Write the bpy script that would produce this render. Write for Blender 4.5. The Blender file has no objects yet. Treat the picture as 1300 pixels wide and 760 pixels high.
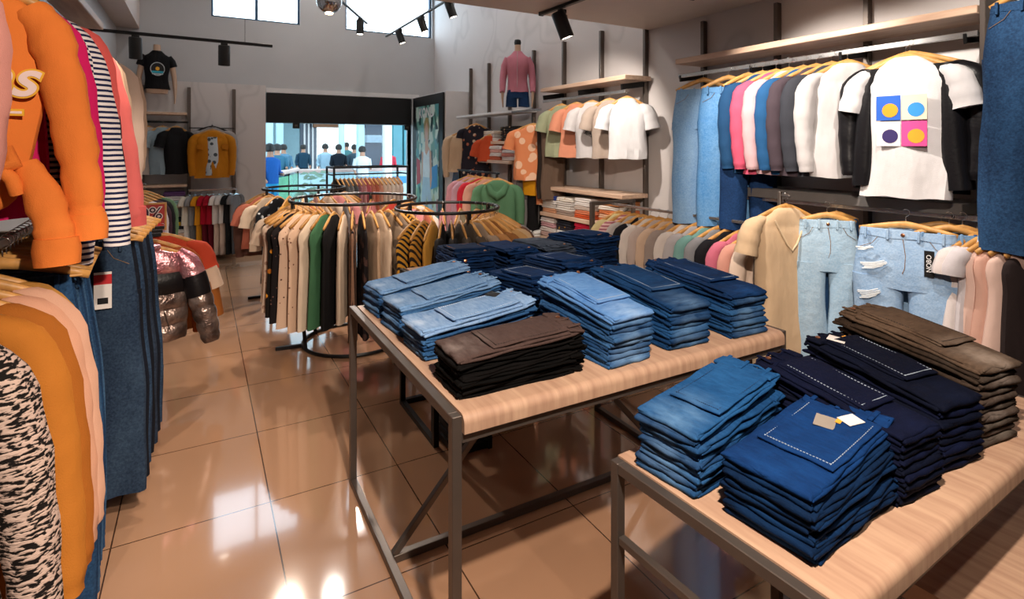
import bpy, math, random
from mathutils import Vector, Matrix, noise
PI = math.pi
C = bpy.context.scene.collection
rnd = random.Random(7)

# ------------------------------------------------------------------ materials
def lin(h):
    h = h.lstrip('#')
    o = []
    for i in (0, 2, 4):
        c = int(h[i:i+2], 16) / 255
        o.append(c/12.92 if c <= .04045 else ((c+.055)/1.055)**2.4)
    return (o[0], o[1], o[2], 1)

_M = {}
class NT:
    def __init__(s, name):
        s.m = bpy.data.materials.new(name); s.m.use_nodes = True
        s.t = s.m.node_tree; s.b = s.t.nodes['Principled BSDF']
        s.co = s.t.nodes.new('ShaderNodeTexCoord')
    def n(s, kind, **kw):
        nd = s.t.nodes.new(kind)
        for k, v in kw.items():
            if k in nd.inputs and not hasattr(nd, k): nd.inputs[k].default_value = v
            else:
                try: setattr(nd, k, v)
                except Exception: nd.inputs[k].default_value = v
        return nd
    def l(s, a, b): s.t.links.new(a, b)
    def mapping(s, scale=(1, 1, 1), rot=(0, 0, 0), loc=(0, 0, 0), src='Object'):
        mp = s.t.nodes.new('ShaderNodeMapping')
        mp.inputs['Scale'].default_value = scale; mp.inputs['Rotation'].default_value = rot; mp.inputs['Location'].default_value = loc
        s.l(s.co.outputs[src], mp.inputs['Vector']); return mp.outputs[0]
    def ramp(s, fac, stops, interp='LINEAR'):
        r = s.t.nodes.new('ShaderNodeValToRGB'); r.color_ramp.interpolation = interp
        e = r.color_ramp.elements
        while len(e) > 1: e.remove(e[-1])
        e[0].position = stops[0][0]; e[0].color = stops[0][1]
        for p, c in stops[1:]:
            x = e.new(p); x.color = c
        s.l(fac, r.inputs[0]); return r.outputs[0]
    def mix(s, fac, a, b):
        m = s.t.nodes.new('ShaderNodeMix'); m.data_type = 'RGBA'
        for inp, v in ((m.inputs[0], fac), (m.inputs[6], a), (m.inputs[7], b)):
            if hasattr(v, 'links') or hasattr(v, 'is_linked'): s.l(v, inp)
            else: inp.default_value = v
        return m.outputs[2]
    def noise(s, scale, vec=None, detail=3):
        n = s.t.nodes.new('ShaderNodeTexNoise'); n.inputs['Scale'].default_value = scale; n.inputs['Detail'].default_value = detail
        s.l(vec if vec is not None else s.co.outputs['Object'], n.inputs['Vector']); return n.outputs['Fac']
    def bump(s, h, strength=.3, dist=.002):
        b = s.t.nodes.new('ShaderNodeBump'); b.inputs['Strength'].default_value = strength; b.inputs['Distance'].default_value = dist
        s.l(h, b.inputs['Height']); s.l(b.outputs[0], s.b.inputs['Normal'])
    def base(s, c):
        if hasattr(c, 'is_linked'): s.l(c, s.b.inputs['Base Color'])
        else: s.b.inputs['Base Color'].default_value = c

def mat(name, hexc, rough=.7, metal=0, var=.12, nscale=8, bump=0, bscale=200, emit=0, coat=0, alpha=None, trans=0, ior=None):
    key = (name, hexc)
    if key in _M: return _M[key]
    t = NT(name); c = lin(hexc)
    d = tuple(x*(1-var) for x in c[:3]) + (1,)
    if var: t.base(t.mix(t.ramp(t.noise(nscale), [(.35, (0, 0, 0, 1)), (.65, (1, 1, 1, 1))]), c, d))
    else: t.base(c)
    t.b.inputs['Roughness'].default_value = rough; t.b.inputs['Metallic'].default_value = metal
    if bump: t.bump(t.noise(bscale), bump, .001)
    if emit:
        t.b.inputs['Emission Color'].default_value = c; t.b.inputs['Emission Strength'].default_value = emit
    if coat: t.b.inputs['Coat Weight'].default_value = coat
    if trans: t.b.inputs['Transmission Weight'].default_value = trans
    if ior: t.b.inputs['IOR'].default_value = ior
    _M[key] = t.m; return t.m

def fabric(kind, a, b='#000000', c='#ffffff', s=1.0):
    key = ('fab', kind, a, b, c, s)
    if key in _M: return _M[key]
    t = NT('fabric_'+kind); A, B, D = lin(a), lin(b), lin(c)
    t.b.inputs['Roughness'].default_value = .85
    t.b.inputs['Specular IOR Level'].default_value = .25
    wv = t.noise(350)
    if kind == 'plain':
        d = tuple(x*.82 for x in A[:3])+(1,)
        t.base(t.mix(t.noise(9), A, d))
        nn = t.t.nodes.new('ShaderNodeMath'); nn.operation = 'MULTIPLY_ADD'; t.l(t.noise(9, t.mapping((1.6, 1, .6)), 2), nn.inputs[0]); nn.inputs[1].default_value = 9; t.l(wv, nn.inputs[2])
        t.bump(nn.outputs[0], .5, .0025)
    elif kind in ('denim', 'fdenim'):
        # a: dark indigo, b: light wear
        v = t.mapping((1, 1, 1))
        big = t.ramp(t.noise(4.5, t.mapping((1.6, 1, .6)), 2), [(.3, (0, 0, 0, 1)), (.8, (1, 1, 1, 1))])
        fine = t.noise(120, t.mapping((1, .25, 1)), 4)
        f2 = t.ramp(fine, [(.3, (.0, 0, 0, 1)), (.75, (1, 1, 1, 1))])
        c1 = t.mix(big, A, B)
        mid = tuple((x+y)/2 for x, y in zip(A, B))
        c2 = t.mix(f2, A, mid)
        cc = t.mix(.65, c1, c2)
        if kind == 'fdenim': t.b.inputs['Specular IOR Level'].default_value = .1
        if kind == 'fdenim':      # whiskered wear across the thigh of the folded leg
            sx = t.t.nodes.new('ShaderNodeSeparateXYZ'); t.l(t.co.outputs['Object'], sx.inputs[0])
            mr = t.t.nodes.new('ShaderNodeMapRange'); t.l(sx.outputs[0], mr.inputs[0]); mr.inputs[1].default_value = .17; mr.inputs[2].default_value = .02
            ab = t.n('ShaderNodeMath', operation='ABSOLUTE'); t.l(sx.outputs[1], ab.inputs[0])
            m2 = t.t.nodes.new('ShaderNodeMapRange'); t.l(ab.outputs[0], m2.inputs[0]); m2.inputs[1].default_value = .1; m2.inputs[2].default_value = .02
            mm = t.n('ShaderNodeMath', operation='MULTIPLY'); t.l(mr.outputs[0], mm.inputs[0]); t.l(m2.outputs[0], mm.inputs[1])
            m3 = t.n('ShaderNodeMath', operation='MULTIPLY'); t.l(mm.outputs[0], m3.inputs[0]); t.l(t.ramp(t.noise(11, t.mapping((2.5, 1, 1))), [(.25, (0, 0, 0, 1)), (.8, (1, 1, 1, 1))]), m3.inputs[1])
            cc = t.mix(m3.outputs[0], cc, D)
        t.base(cc)
        nn = t.t.nodes.new('ShaderNodeMath'); nn.operation = 'MULTIPLY_ADD'; t.l(t.noise(16, t.mapping((1, 1.6, 1)), 3), nn.inputs[0]); nn.inputs[1].default_value = 6; t.l(t.noise(240), nn.inputs[2])
        t.bump(nn.outputs[0], .55, .0022)
    elif kind in ('hstripe', 'vstripe', 'dstripe'):
        w = t.t.nodes.new('ShaderNodeTexWave'); w.wave_type = 'BANDS'; w.bands_direction = {'h': 'Z', 'v': 'X', 'd': 'DIAGONAL'}[kind[0]]
        w.inputs['Scale'].default_value = s; w.inputs['Distortion'].default_value = .35; w.inputs['Detail Scale'].default_value = 2
        t.l(t.co.outputs['Object'], w.inputs['Vector'])
        t.base(t.ramp(w.outputs['Fac'], [(0, A), (.42, B)], 'CONSTANT')); t.bump(wv, .2, .001)
    elif kind in ('dots', 'floral', 'spots'):
        vo = t.t.nodes.new('ShaderNodeTexVoronoi'); vo.inputs['Scale'].default_value = s
        t.l(t.mapping((1, .6, 1)), vo.inputs['Vector'])
        th = {'dots': .16, 'floral': .3, 'spots': .4}[kind]
        f = t.ramp(vo.outputs['Distance'], [(0, (1, 1, 1, 1)), (th, (0, 0, 0, 1))], 'CONSTANT')
        col = B
        if kind == 'floral':
            col = t.ramp(t.noise(s*.7), [(0, B), (.5, D)], 'CONSTANT')
        t.base(t.mix(f, A, col)); t.bump(wv, .2, .001)
    elif kind == 'plaid':
        def band(direction, sc):
            w = t.t.nodes.new('ShaderNodeTexWave'); w.bands_direction = direction; w.inputs['Scale'].default_value = sc
            t.l(t.co.outputs['Object'], w.inputs['Vector']); return w.outputs['Fac']
        f1 = t.ramp(band('Z', s), [(0, (0, 0, 0, 1)), (.6, (.6, .6, .6, 1))], 'CONSTANT')
        f2 = t.ramp(band('X', s), [(0, (0, 0, 0, 1)), (.6, (.6, .6, .6, 1))], 'CONSTANT')
        t.base(t.mix(f2, t.mix(f1, A, B), D)); t.bump(wv, .2, .001)
    elif kind == 'boucle':
        n1 = t.noise(70, t.mapping((.6, 1, 2.4), (0, .35, 0)), 3)
        t.base(t.ramp(n1, [(.0, A), (.47, A), (.52, B), (1, B)])); t.bump(n1, .9, .006)
    elif kind == 'knit':
        w = t.t.nodes.new('ShaderNodeTexWave'); w.bands_direction = 'X'; w.inputs['Scale'].default_value = 40
        t.l(t.co.outputs['Object'], w.inputs['Vector'])
        d = tuple(x*.7 for x in A[:3])+(1,)
        t.base(t.mix(t.noise(10), A, d)); t.bump(w.outputs['Fac'], .4, .003)
    elif kind == 'metal':
        t.base(t.mix(t.ramp(t.noise(10), [(.35, (0, 0, 0, 1)), (.65, (1, 1, 1, 1))]), A, B)); t.b.inputs['Metallic'].default_value = .75; t.b.inputs['Roughness'].default_value = .28
        t.bump(t.noise(22, None, 4), .7, .02)
    elif kind == 'leather':
        t.base(A); t.b.inputs['Roughness'].default_value = .38; t.bump(t.noise(60), .3, .004)
    _M[key] = t.m; return t.m

def plain(h): return fabric('plain', h)

# ------------------------------------------------------------------ mesh building
class MB:
    def __init__(s): s.v = []; s.f = []
    def add(s, vs, fs):
        o = len(s.v); s.v += [tuple(v) for v in vs]; s.f += [tuple(i+o for i in f) for f in fs]; return s
    def box(s, x0, x1, y0, y1, z0, z1, M=None):
        vs = [Vector((x, y, z)) for z in (z0, z1) for y in (y0, y1) for x in (x0, x1)]
        if M is not None: vs = [M @ v for v in vs]
        return s.add(vs, [(0, 2, 3, 1), (4, 5, 7, 6), (0, 1, 5, 4), (2, 6, 7, 3), (0, 4, 6, 2), (1, 3, 7, 5)])
    def rbox(s, x0, x1, y0, y1, z0, z1, r=.004, M=None):
        # box with chamfered edges
        vs = []; cx, cy, cz = (x0+x1)/2, (y0+y1)/2, (z0+z1)/2
        hx, hy, hz = (x1-x0)/2, (y1-y0)/2, (z1-z0)/2
        r = min(r, hx*.49, hy*.49, hz*.49)
        idx = {}
        for sx in (-1, 1):
            for sy in (-1, 1):
                for sz in (-1, 1):
                    for a in range(3):
                        p = [sx*(hx-r), sy*(hy-r), sz*(hz-r)]
                        p[a] = (sx*hx, sy*hy, sz*hz)[a]
                        idx[(sx, sy, sz, a)] = len(vs); v = Vector((cx+p[0], cy+p[1], cz+p[2]))
                        vs.append(M @ v if M is not None else v)
        F = []
        g = lambda sx, sy, sz, a: idx[(sx, sy, sz, a)]
        for q in (-1, 1):
            F.append([g(q, -1, -1, 0), g(q, 1, -1, 0), g(q, 1, 1, 0), g(q, -1, 1, 0)][::q])
            F.append([g(-1, q, -1, 1), g(-1, q, 1, 1), g(1, q, 1, 1), g(1, q, -1, 1)][::q])
            F.append([g(-1, -1, q, 2), g(1, -1, q, 2), g(1, 1, q, 2), g(-1, 1, q, 2)][::q])
        for p in (-1, 1):
            for q in (-1, 1):
                F.append([g(p, q, -1, 0), g(p, q, 1, 0), g(p, q, 1, 1), g(p, q, -1, 1)][::-p*q])
                F.append([g(p, -1, q, 0), g(p, 1, q, 0), g(p, 1, q, 2), g(p, -1, q, 2)][::p*q])
                F.append([g(-1, p, q, 1), g(1, p, q, 1), g(1, p, q, 2), g(-1, p, q, 2)][::-p*q])
                for w in (-1, 1):
                    F.append([g(p, q, w, 0), g(p, q, w, 1), g(p, q, w, 2)][::p*q*w])
        return s.add(vs, F)
    def bar(s, a, b, w=.03, h=None, r=.002):
        a, b = Vector(a), Vector(b); h = h or w; d = b-a; L = d.length
        zax = d.normalized(); up = Vector((0, 0, 1)) if abs(zax.z) < .95 else Vector((0, 1, 0))
        xax = up.cross(zax).normalized(); yax = zax.cross(xax)
        M = Matrix((xax, yax, zax)).transposed().to_4x4(); M.translation = a
        return s.rbox(-w/2, w/2, -h/2, h/2, 0, L, r, M)
    def tube(s, pts, r, n=8, closed=False, ry=None, cap=True, up=(0, 0, 1)):
        pts = [Vector(p) for p in pts]; N = len(pts)
        rr = r if isinstance(r, (list, tuple)) else [r]*N
        r2 = ry if isinstance(ry, (list, tuple)) else ([ry]*N if ry else rr)
        vs = []; pu = None
        for i, p in enumerate(pts):
            if closed: t = pts[(i+1) % N]-pts[i-1]
            else: t = pts[min(i+1, N-1)]-pts[max(i-1, 0)]
            t.normalize()
            u = Vector(up)
            if abs(t.dot(u)) > .97: u = Vector((0, 1, 0)) if abs(t.y) < .9 else Vector((1, 0, 0))
            if pu is not None and not closed: u = pu
            x = u.cross(t); x.normalize(); y = t.cross(x); pu = y
            for k in range(n):
                a = 2*PI*k/n
                vs.append(p + x*math.cos(a)*rr[i] + y*math.sin(a)*r2[i])
        fs = []
        for i in range(N if closed else N-1):
            j = (i+1) % N
            for k in range(n):
                k2 = (k+1) % n
                fs.append((i*n+k, i*n+k2, j*n+k2, j*n+k))
        if cap and not closed:
            fs.append(tuple(range(n))[::-1]); fs.append(tuple((N-1)*n+k for k in range(n)))
        return s.add(vs, fs)
    def lathe(s, prof, n=20, center=(0, 0, 0), axis=None):
        vs = []; M = Matrix.Identity(4)
        if axis is not None: M = Vector((0, 0, 1)).rotation_difference(Vector(axis)).to_matrix().to_4x4()
        c = Vector(center)
        for r, z in prof:
            for k in range(n):
                a = 2*PI*k/n; vs.append(c + M @ Vector((r*math.cos(a), r*math.sin(a), z)))
        fs = []
        for i in range(len(prof)-1):
            for k in range(n):
                k2 = (k+1) % n; fs.append((i*n+k, i*n+k2, (i+1)*n+k2, (i+1)*n+k))
        fs.append(tuple(range(n))[::-1]); fs.append(tuple((len(prof)-1)*n+k for k in range(n)))
        return s.add(vs, fs)
    def loft(s, rows, n=22, ripple=0, freq=60, seed=0, cap=True, e=.8):
        """rows: (z, xl, xr, half_thickness[, yoff]); closed cloth body"""
        vs = []; zt = rows[0][0]; zb = rows[-1][0]; ph = seed*1.7
        for row in rows:
            z, xl, xr, t = row[:4]; yo = row[4] if len(row) > 4 else 0
            f = (zt-z)/(zt-zb+1e-9)
            cx, hw = (xl+xr)/2, (xr-xl)/2
            for k in range(n):
                a = 2*PI*k/n; ca, sa = math.cos(a), math.sin(a)
                x = cx + hw*math.copysign(abs(ca)**e, ca); y = t*math.copysign(abs(sa)**e, sa)
                w = ripple*f*(math.sin(freq*x+ph+3*f)*.6+math.sin(freq*.43*x+ph*2.1-2*f)*.6+.5*math.sin(9*z+ph+20*x))
                w *= (1 if sa > 0 else .8)
                vs.append(Vector((x+ripple*.4*f*math.sin(14*z+ph), y+w+yo, z+ .004*f*math.sin(30*x+ph))))
        fs = []; R = len(rows)
        for i in range(R-1):
            for k in range(n):
                k2 = (k+1) % n; fs.append((i*n+k, (i+1)*n+k, (i+1)*n+k2, i*n+k2))
        if cap:
            fs.append(tuple(range(n))); fs.append(tuple((R-1)*n+k for k in range(n))[::-1])
        return s.add(vs, fs)
    def slab(s, x0, x1, y0, y1, z0, th, zb=None, nx=12, ny=7, seed=0, wav=.0015, p=3.2, skew=0):
        """soft cloth ply with fully rounded edges, zb(x,y) base height function"""
        top = []; bot = []; r = th*.55
        def coords(a, b, n):
            rr_ = min(r, (b-a)*.3); e = [0, .12*rr_, .45*rr_, rr_]
            m = max(1, n-5); mid = [rr_+(b-a-2*rr_)*i/m for i in range(1, m)]
            d = e+mid+[(b-a)-q for q in reversed(e)]
            return [(a+q, min(1, min(q, b-a-q)/max(rr_, 1e-6))) for q in d]
        X = coords(x0, x1, nx); Y = coords(y0, y1, ny); NX, NY = len(X)-1, len(Y)-1
        for i, (xx, du) in enumerate(X):
            fu = math.sqrt(max(0, 1-(1-du)**2))
            for j, (yy, dv) in enumerate(Y):
                f = fu*math.sqrt(max(0, 1-(1-dv)**2))
                x, y = xx, yy+skew*(xx-x0)
                w = wav*(math.sin(38*x+seed)+math.sin(55*y+seed*2.3)+math.sin(27*(x+y)+seed*.7))
                b = z0+(zb(x, y) if zb else 0)
                x2 = x+wav*1.6*math.sin(60*y+seed*3)+wav*math.sin(140*y+seed); y2 = y+wav*1.6*math.sin(42*x+seed*1.3)+wav*.8*math.sin(110*x+seed)
                top.append((x2, y2, b+th/2+th/2*f+w)); bot.append((x2, y2, b+th/2-th/2*f+w))
        n1 = NY+1; fs = []; bi = {}; vs = list(top)
        for i in range(NX+1):
            for j in range(n1):
                k = i*n1+j
                if i in (0, NX) or j in (0, NY): bi[k] = k
                else: bi[k] = len(vs); vs.append(bot[k])
        for i in range(NX):
            for j in range(NY):
                a, b_, c, d = i*n1+j, (i+1)*n1+j, (i+1)*n1+j+1, i*n1+j+1
                fs.append((a, b_, c, d)); fs.append((bi[d], bi[c], bi[b_], bi[a]))
        return s.add(vs, fs)
    def make(s, name, m, parent=None, loc=None, rotz=0, smooth=True, ang=40):
        me = bpy.data.meshes.new(name); me.from_pydata(s.v, [], s.f); me.update()
        o = bpy.data.objects.new(name, me); C.objects.link(o)
        if m: me.materials.append(m)
        if smooth:
            me.shade_smooth()
            try: me.set_sharp_from_angle(angle=math.radians(ang))
            except Exception: pass
        if loc is not None: o.location = loc
        o.rotation_euler = (0, 0, rotz)
        if parent is not None: o.parent = parent
        return o

def tag(o, label, cat, group=None):
    o['label'] = label; o['category'] = cat
    if group: o['group'] = group
    return o
def thing(name, label, cat, loc=(0, 0, 0), rotz=0, group=None):
    o = bpy.data.objects.new(name, None); C.objects.link(o); o.empty_display_size = .05
    o.location = loc; o.rotation_euler = (0, 0, rotz)
    return tag(o, label, cat, group)
def struct(o): o['kind'] = 'structure'; return o
def copy_tree(o, parent=None):
    c = o.copy(); C.objects.link(c)
    if parent is not None: c.parent = parent
    for ch in list(o.children): copy_tree(ch, c)
    return c
def text(body, size, m, parent, loc, rot=(PI/2, 0, 0), name='lettering', ext=.0006, align='CENTER', shear=0, bold=0):
    cu = bpy.data.curves.new(name, 'FONT'); cu.body = body; cu.size = size; cu.extrude = ext; cu.align_x = align; cu.align_y = 'CENTER'; cu.shear = shear; cu.offset = bold
    o = bpy.data.objects.new(name, cu); C.objects.link(o); cu.materials.append(m); o.location = loc; o.rotation_euler = rot
    bpy.context.view_layer.update(); me = bpy.data.meshes.new_from_object(o.evaluated_get(bpy.context.evaluated_depsgraph_get()))
    q = bpy.data.objects.new(name, me); C.objects.link(q); q.location = loc; q.rotation_euler = rot; bpy.data.objects.remove(o)
    if not me.materials: me.materials.append(m)
    if parent is not None: q.parent = parent
    return q
def ss(a, b, x):
    t = max(0, min(1, (x-a)/(b-a))); return t*t*(3-2*t)
def lerp_rows(keys, step=.03):
    """keys: (z, xl, xr, t[,yo]) -> dense rows, smoothly interpolated"""
    out = []; n = len(keys)
    def tang(i, j):
        if i == 0 or i == n-1:
            k, l = (0, 1) if i == 0 else (n-2, n-1); return (keys[l][j]-keys[k][j])/((keys[l][0]-keys[k][0]) or -1e-6)
        d0 = (keys[i][j]-keys[i-1][j])/((keys[i][0]-keys[i-1][0]) or -1e-6); d1 = (keys[i+1][j]-keys[i][j])/((keys[i+1][0]-keys[i][0]) or -1e-6)
        return 0 if d0*d1 <= 0 else 2*d0*d1/(d0+d1)
    for i, (a, b) in enumerate(zip(keys, keys[1:])):
        h = b[0]-a[0]; k = max(1, int(abs(h)/step+.5)); k = max(k, 3 if n > 3 and abs(h) > .012 else 1)
        for q in range(k):
            f = q/k; r = [a[0]+h*f]
            for j in range(1, min(len(a), len(b))):
                m0, m1 = tang(i, j)*h, tang(i+1, j)*h
                r.append((2*f**3-3*f**2+1)*a[j]+(f**3-2*f**2+f)*m0+(-2*f**3+3*f**2)*b[j]+(f**3-f**2)*m1)
            out.append(tuple(r))
    out.append(keys[-1]); return out
# camera helper: pixel + plane -> world (for reading positions out of the photograph)
def W(px, py, X=None, Y=None, Z=None):
    k = (px-650)/699; m = (185-py)/699; x = .491+.871*k; y = .871-.491*k
    d = X/x if X is not None else (Y/y if Y is not None else (Z-1.6)/m)
    return Vector((x*d, y*d, 1.6+m*d))
# ------------------------------------------------------------------ common materials
WOOD = None
def wood(name, a, b, sc=(3, 40, 40), rough=.45):
    t = NT(name); v = t.mapping(sc)
    n1 = t.noise(1.5, v, 5)
    t.base(t.ramp(n1, [(.3, lin(a)), (.7, lin(b))])); t.b.inputs['Roughness'].default_value = rough
    t.bump(n1, .08, .002); return t.m
WOOD = wood('pale_oak_laminate', '#c4a288', '#a8846e', (30, 2.5, 3))
WOODX = wood('pale_oak_shelf', '#dcbfa6', '#c4a088', (30, 3, 30))
HANG = mat('beech_hanger', '#d29a55', .45, var=.25, nscale=30)
HANGD = mat('dark_beech_hanger', '#b07c3c', .45, var=.25, nscale=30)
STEEL = mat('bronze_grey_steel', '#6f6660', .42, .7, var=.1)
BLK = mat('black_steel', '#151415', .4, .4, var=.1)
RAIL = mat('satin_chrome', '#c9c9c9', .25, .9, var=.05)
CHROME = mat('chrome', '#dddddd', .1, 1, var=0)
BLKP = mat('black_plastic', '#0c0c0d', .5, 0, var=.1)
WHT = mat('white_paint', '#e8e6e6', .6, var=.04)
PAPER = mat('white_card', '#e9e2dc', .7, var=.03)
BRASS = mat('copper_rivet', '#c98a66', .3, .9, var=0)
LAMP = mat('lamp_glow', '#fff2e0', .4, var=0, emit=12)
SKIN = mat('mannequin_skin', '#caa88f', .5, var=.05)

# ------------------------------------------------------------------ shell
def floor_mat():
    t = NT('polished_beige_tiles')
    sx = t.t.nodes.new('ShaderNodeSeparateXYZ'); t.l(t.co.outputs['Object'], sx.inputs[0])
    def line(sock, off, sp):
        a = t.n('ShaderNodeMath', operation='SUBTRACT'); t.l(sock, a.inputs[0]); a.inputs[1].default_value = off
        b = t.n('ShaderNodeMath', operation='DIVIDE'); t.l(a.outputs[0], b.inputs[0]); b.inputs[1].default_value = sp
        c = t.n('ShaderNodeMath', operation='FRACT'); t.l(b.outputs[0], c.inputs[0])
        d = t.n('ShaderNodeMath', operation='SUBTRACT'); t.l(c.outputs[0], d.inputs[0]); d.inputs[1].default_value = .5
        e = t.n('ShaderNodeMath', operation='ABSOLUTE'); t.l(d.outputs[0], e.inputs[0])
        f = t.n('ShaderNodeMath', operation='GREATER_THAN'); t.l(e.outputs[0], f.inputs[0]); f.inputs[1].default_value = .5-.0028/sp/1.0
        return f.outputs[0]
    a = line(sx.outputs[0], .27, .585); b = line(sx.outputs[1], 2.0, .69)
    m = t.n('ShaderNodeMath', operation='MAXIMUM'); t.l(a, m.inputs[0]); t.l(b, m.inputs[1])
    body = t.mix(t.noise(1.2, None, 4), lin('#b99072'), lin('#a37c60'))
    t.base(t.mix(m.outputs[0], body, lin('#4a3426')))
    t.b.inputs['Roughness'].default_value = .09
    t.b.inputs['Specular IOR Level'].default_value = .75
    t.b.inputs['Coat Weight'].default_value = .35; t.b.inputs['Coat Roughness'].default_value = .03
    return t.m
def wall_mat(name, a, b):
    t = NT(name)
    v = t.mapping((1, 1, 1)); n1 = t.noise(.9, v, 6)
    w = t.t.nodes.new('ShaderNodeTexWave'); w.inputs['Scale'].default_value = .5; w.inputs['Distortion'].default_value = 14; w.inputs['Detail'].default_value = 3
    t.l(v, w.inputs['Vector'])
    f = t.ramp(w.outputs['Fac'], [(.0, (.0, 0, 0, 1)), (.08, (.35, .35, .35, 1)), (.2, (0, 0, 0, 1))])
    t.base(t.mix(f, t.mix(n1, lin(a), lin(b)), lin('#b3adab'))); t.b.inputs['Roughness'].default_value = .6
    return t.m
WALLR = wall_mat('marbled_wall_panel', '#dcd6d4', '#cfc8c6')
PLAST = mat('grey_white_plaster', '#c4c4c6', .8, var=.05, nscale=2)
CEIL = mat('warm_white_ceiling', '#d9cfc8', .85, var=.03)
ZC = 4.7
def S(name, x0, x1, y0, y1, z0, z1, m):
    return struct(MB().box(x0, x1, y0, y1, z0, z1).make(name, m, smooth=False))
S('floor', -1.6, 4.2, -3.2, 9.2, -.1, 0, floor_mat())
S('wall_right', 3.54, 3.7, -3.2, 9.2, 0, ZC, WALLR)
S('wall_left', -1.15, -1.0, -3.2, 9.2, 0, ZC, PLAST)
S('wall_rear', -1.0, 3.54, -3.2, -3.05, 0, ZC, PLAST)
# entrance wall with its opening and two clerestory windows
ox0, ox1, oz = .838, 3.12, 2.44
b = MB(); y0, y1 = 9.05, 9.25
b.box(-1.0, ox0, y0, y1, 0, 3.47); b.box(ox1, 3.54, y0, y1, 0, 3.47); b.box(ox0, ox1, y0, y1, oz, 3.47)
b.box(-1.0, .12, y0, y1, 3.47, 4.4); b.box(1.33, 2.02, y0, y1, 3.47, 4.4); b.box(3.5, 3.54, y0, y1, 3.47, 4.4); b.box(-1.0, 3.54, y0, y1, 4.4, ZC)
struct(b.make('wall_back', PLAST, smooth=False))
# lower clad panel left of the entrance
S('trim_1', -.99, ox0-.003, 8.97, 9.048, .1, 2.5, WALLR)
S('baseboard_back', -.99, ox0-.003, 8.955, 9.04, 0, .1, mat('tan_baseboard', '#a88567', .4))
S('baseboard_right', 3.52, 3.54, -3.0, 7.6, 0, .1, mat('tan_baseboard', '#a88567', .4))
S('baseboard_left', -1.0, -.98, -3.0, 8.9, 0, .1, mat('tan_baseboard', '#a88567', .4))
S('trim_2', ox0, ox1+.12, 8.98, 9.048, 2.40, 2.47, WHT)
S('trim_3', ox1, 3.13+.1, 8.97, 9.3, 0, 2.40, WHT)
# clerestory windows
blue = mat('blue_grey_frame', '#3d5b78', .4, .3)
GLASS = NT('window_glass'); _t = GLASS.t.nodes.new('ShaderNodeBsdfTransparent'); _g = GLASS.t.nodes.new('ShaderNodeBsdfGlossy'); _g.inputs['Roughness'].default_value = .02; _x = GLASS.t.nodes.new('ShaderNodeMixShader'); _x.inputs[0].default_value = .06
GLASS.l(_t.outputs[0], _x.inputs[1]); GLASS.l(_g.outputs[0], _x.inputs[2]); GLASS.l(_x.outputs[0], GLASS.t.nodes['Material Output'].inputs['Surface']); GLASS = GLASS.m
def window(name, xa, xb, mull):
    f = MB(); yy = (9.1, 9.16)
    f.box(xa, xa+.03, *yy, 3.47, 4.4); f.box(xb-.03, xb, *yy, 3.47, 4.4); f.box(xa, xb, *yy, 3.47, 3.5); f.box(xa, xb, *yy, 4.37, 4.4)
    for q in mull: f.box(q-.02, q+.02, *yy, 3.5, 4.37)
    o = struct(f.make(name, blue, smooth=False))
    MB().box(xa+.03, xb-.03, 9.125, 9.131, 3.5, 4.37).make('pane', GLASS, o, smooth=False)
window('window_1', .12, 1.33, [.72]); window('window_2', 2.02, 3.5, [])
S('ceiling', -1.15, 3.7, -3.2, 9.25, ZC, ZC+.1, PLAST)
# low soffit over the near half of the shop
S('trim_4', -1.0, 3.54, -3.05, 3.737, 2.65, ZC, CEIL)
# beam under the high ceiling along the left wall
b = MB(); b.box(-1.0, -.74, 3.74, 9.05, 3.2, ZC)
struct(b.make('trim_5', mat('beam_plaster', '#d3c6c0', .8, var=.03), smooth=False))
# boxed column that carries the poster
S('trim_6', 3.16, 3.54, 7.62, 9.0, 0, 2.42, WHT)
# black roller-shutter fascia in the opening
o = struct(MB().box(ox0+.01, ox1-.02, 8.99, 9.2, 1.95, 2.395).make('trim_7', mat('black_fascia', '#08080a', .45, var=.05), smooth=False))

for (px, n) in ((376, 'shutter_lock'), (517, 'shutter_lock')):
    p = W(px, 158, Y=8.97)
    m = MB().rbox(-.05, .05, -.03, .0, -.09, .0, .005).make(n, BLKP, loc=(p.x, 8.99, 1.955))
    tag(m, 'small black lock box under the black shutter fascia, '+('left' if px < 400 else 'right')+' one', 'lock box')
    MB().rbox(-.02, .02, -.034, -.03, -.06, -.03, .002).make('key_plate', STEEL, m)

# ------------------------------------------------------------------ mall outside the door
MF = mat('mall_white_floor', '#d6e4ea', .25, var=.05)
MW = mat('mall_pale_blue_wall', '#b9dbe6', .6, var=.05)
S('floor_mall', -9, 16, 9.2, 34, -.1, -.005, MF)
S('ceiling_mall', -9, 16, 9.25, 34, 3.05, 3.2, MW)
S('wall_mall_back', -9, 16, 33.8, 34, 0, 3.05, MW)
S('wall_mall_left', -9.2, -9, 9.2, 34, 0, 3.05, MW)
S('wall_mall_right', 16, 16.2, 9.2, 34, 0, 3.05, MW)
DK = mat('dark_shopfront_glass', '#14324a', .15, var=.2, nscale=1)
LT = mat('lit_shop_interior', '#e9fbff', .5, var=.1, emit=1.6)
TEALG = mat('teal_glass', '#2f8c9c', .15, var=.2, nscale=1)
def outb(name, lab, cat, px0, px1, y, z0, z1, m, th=.25, group=None):
    a = W(px0, 185, Y=y); c = W(px1, 185, Y=y)
    o = MB().rbox(a.x, c.x, y, y+th, z0, z1, .01).make(name, m, smooth=False)
    return tag(o, lab, cat, group)
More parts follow.
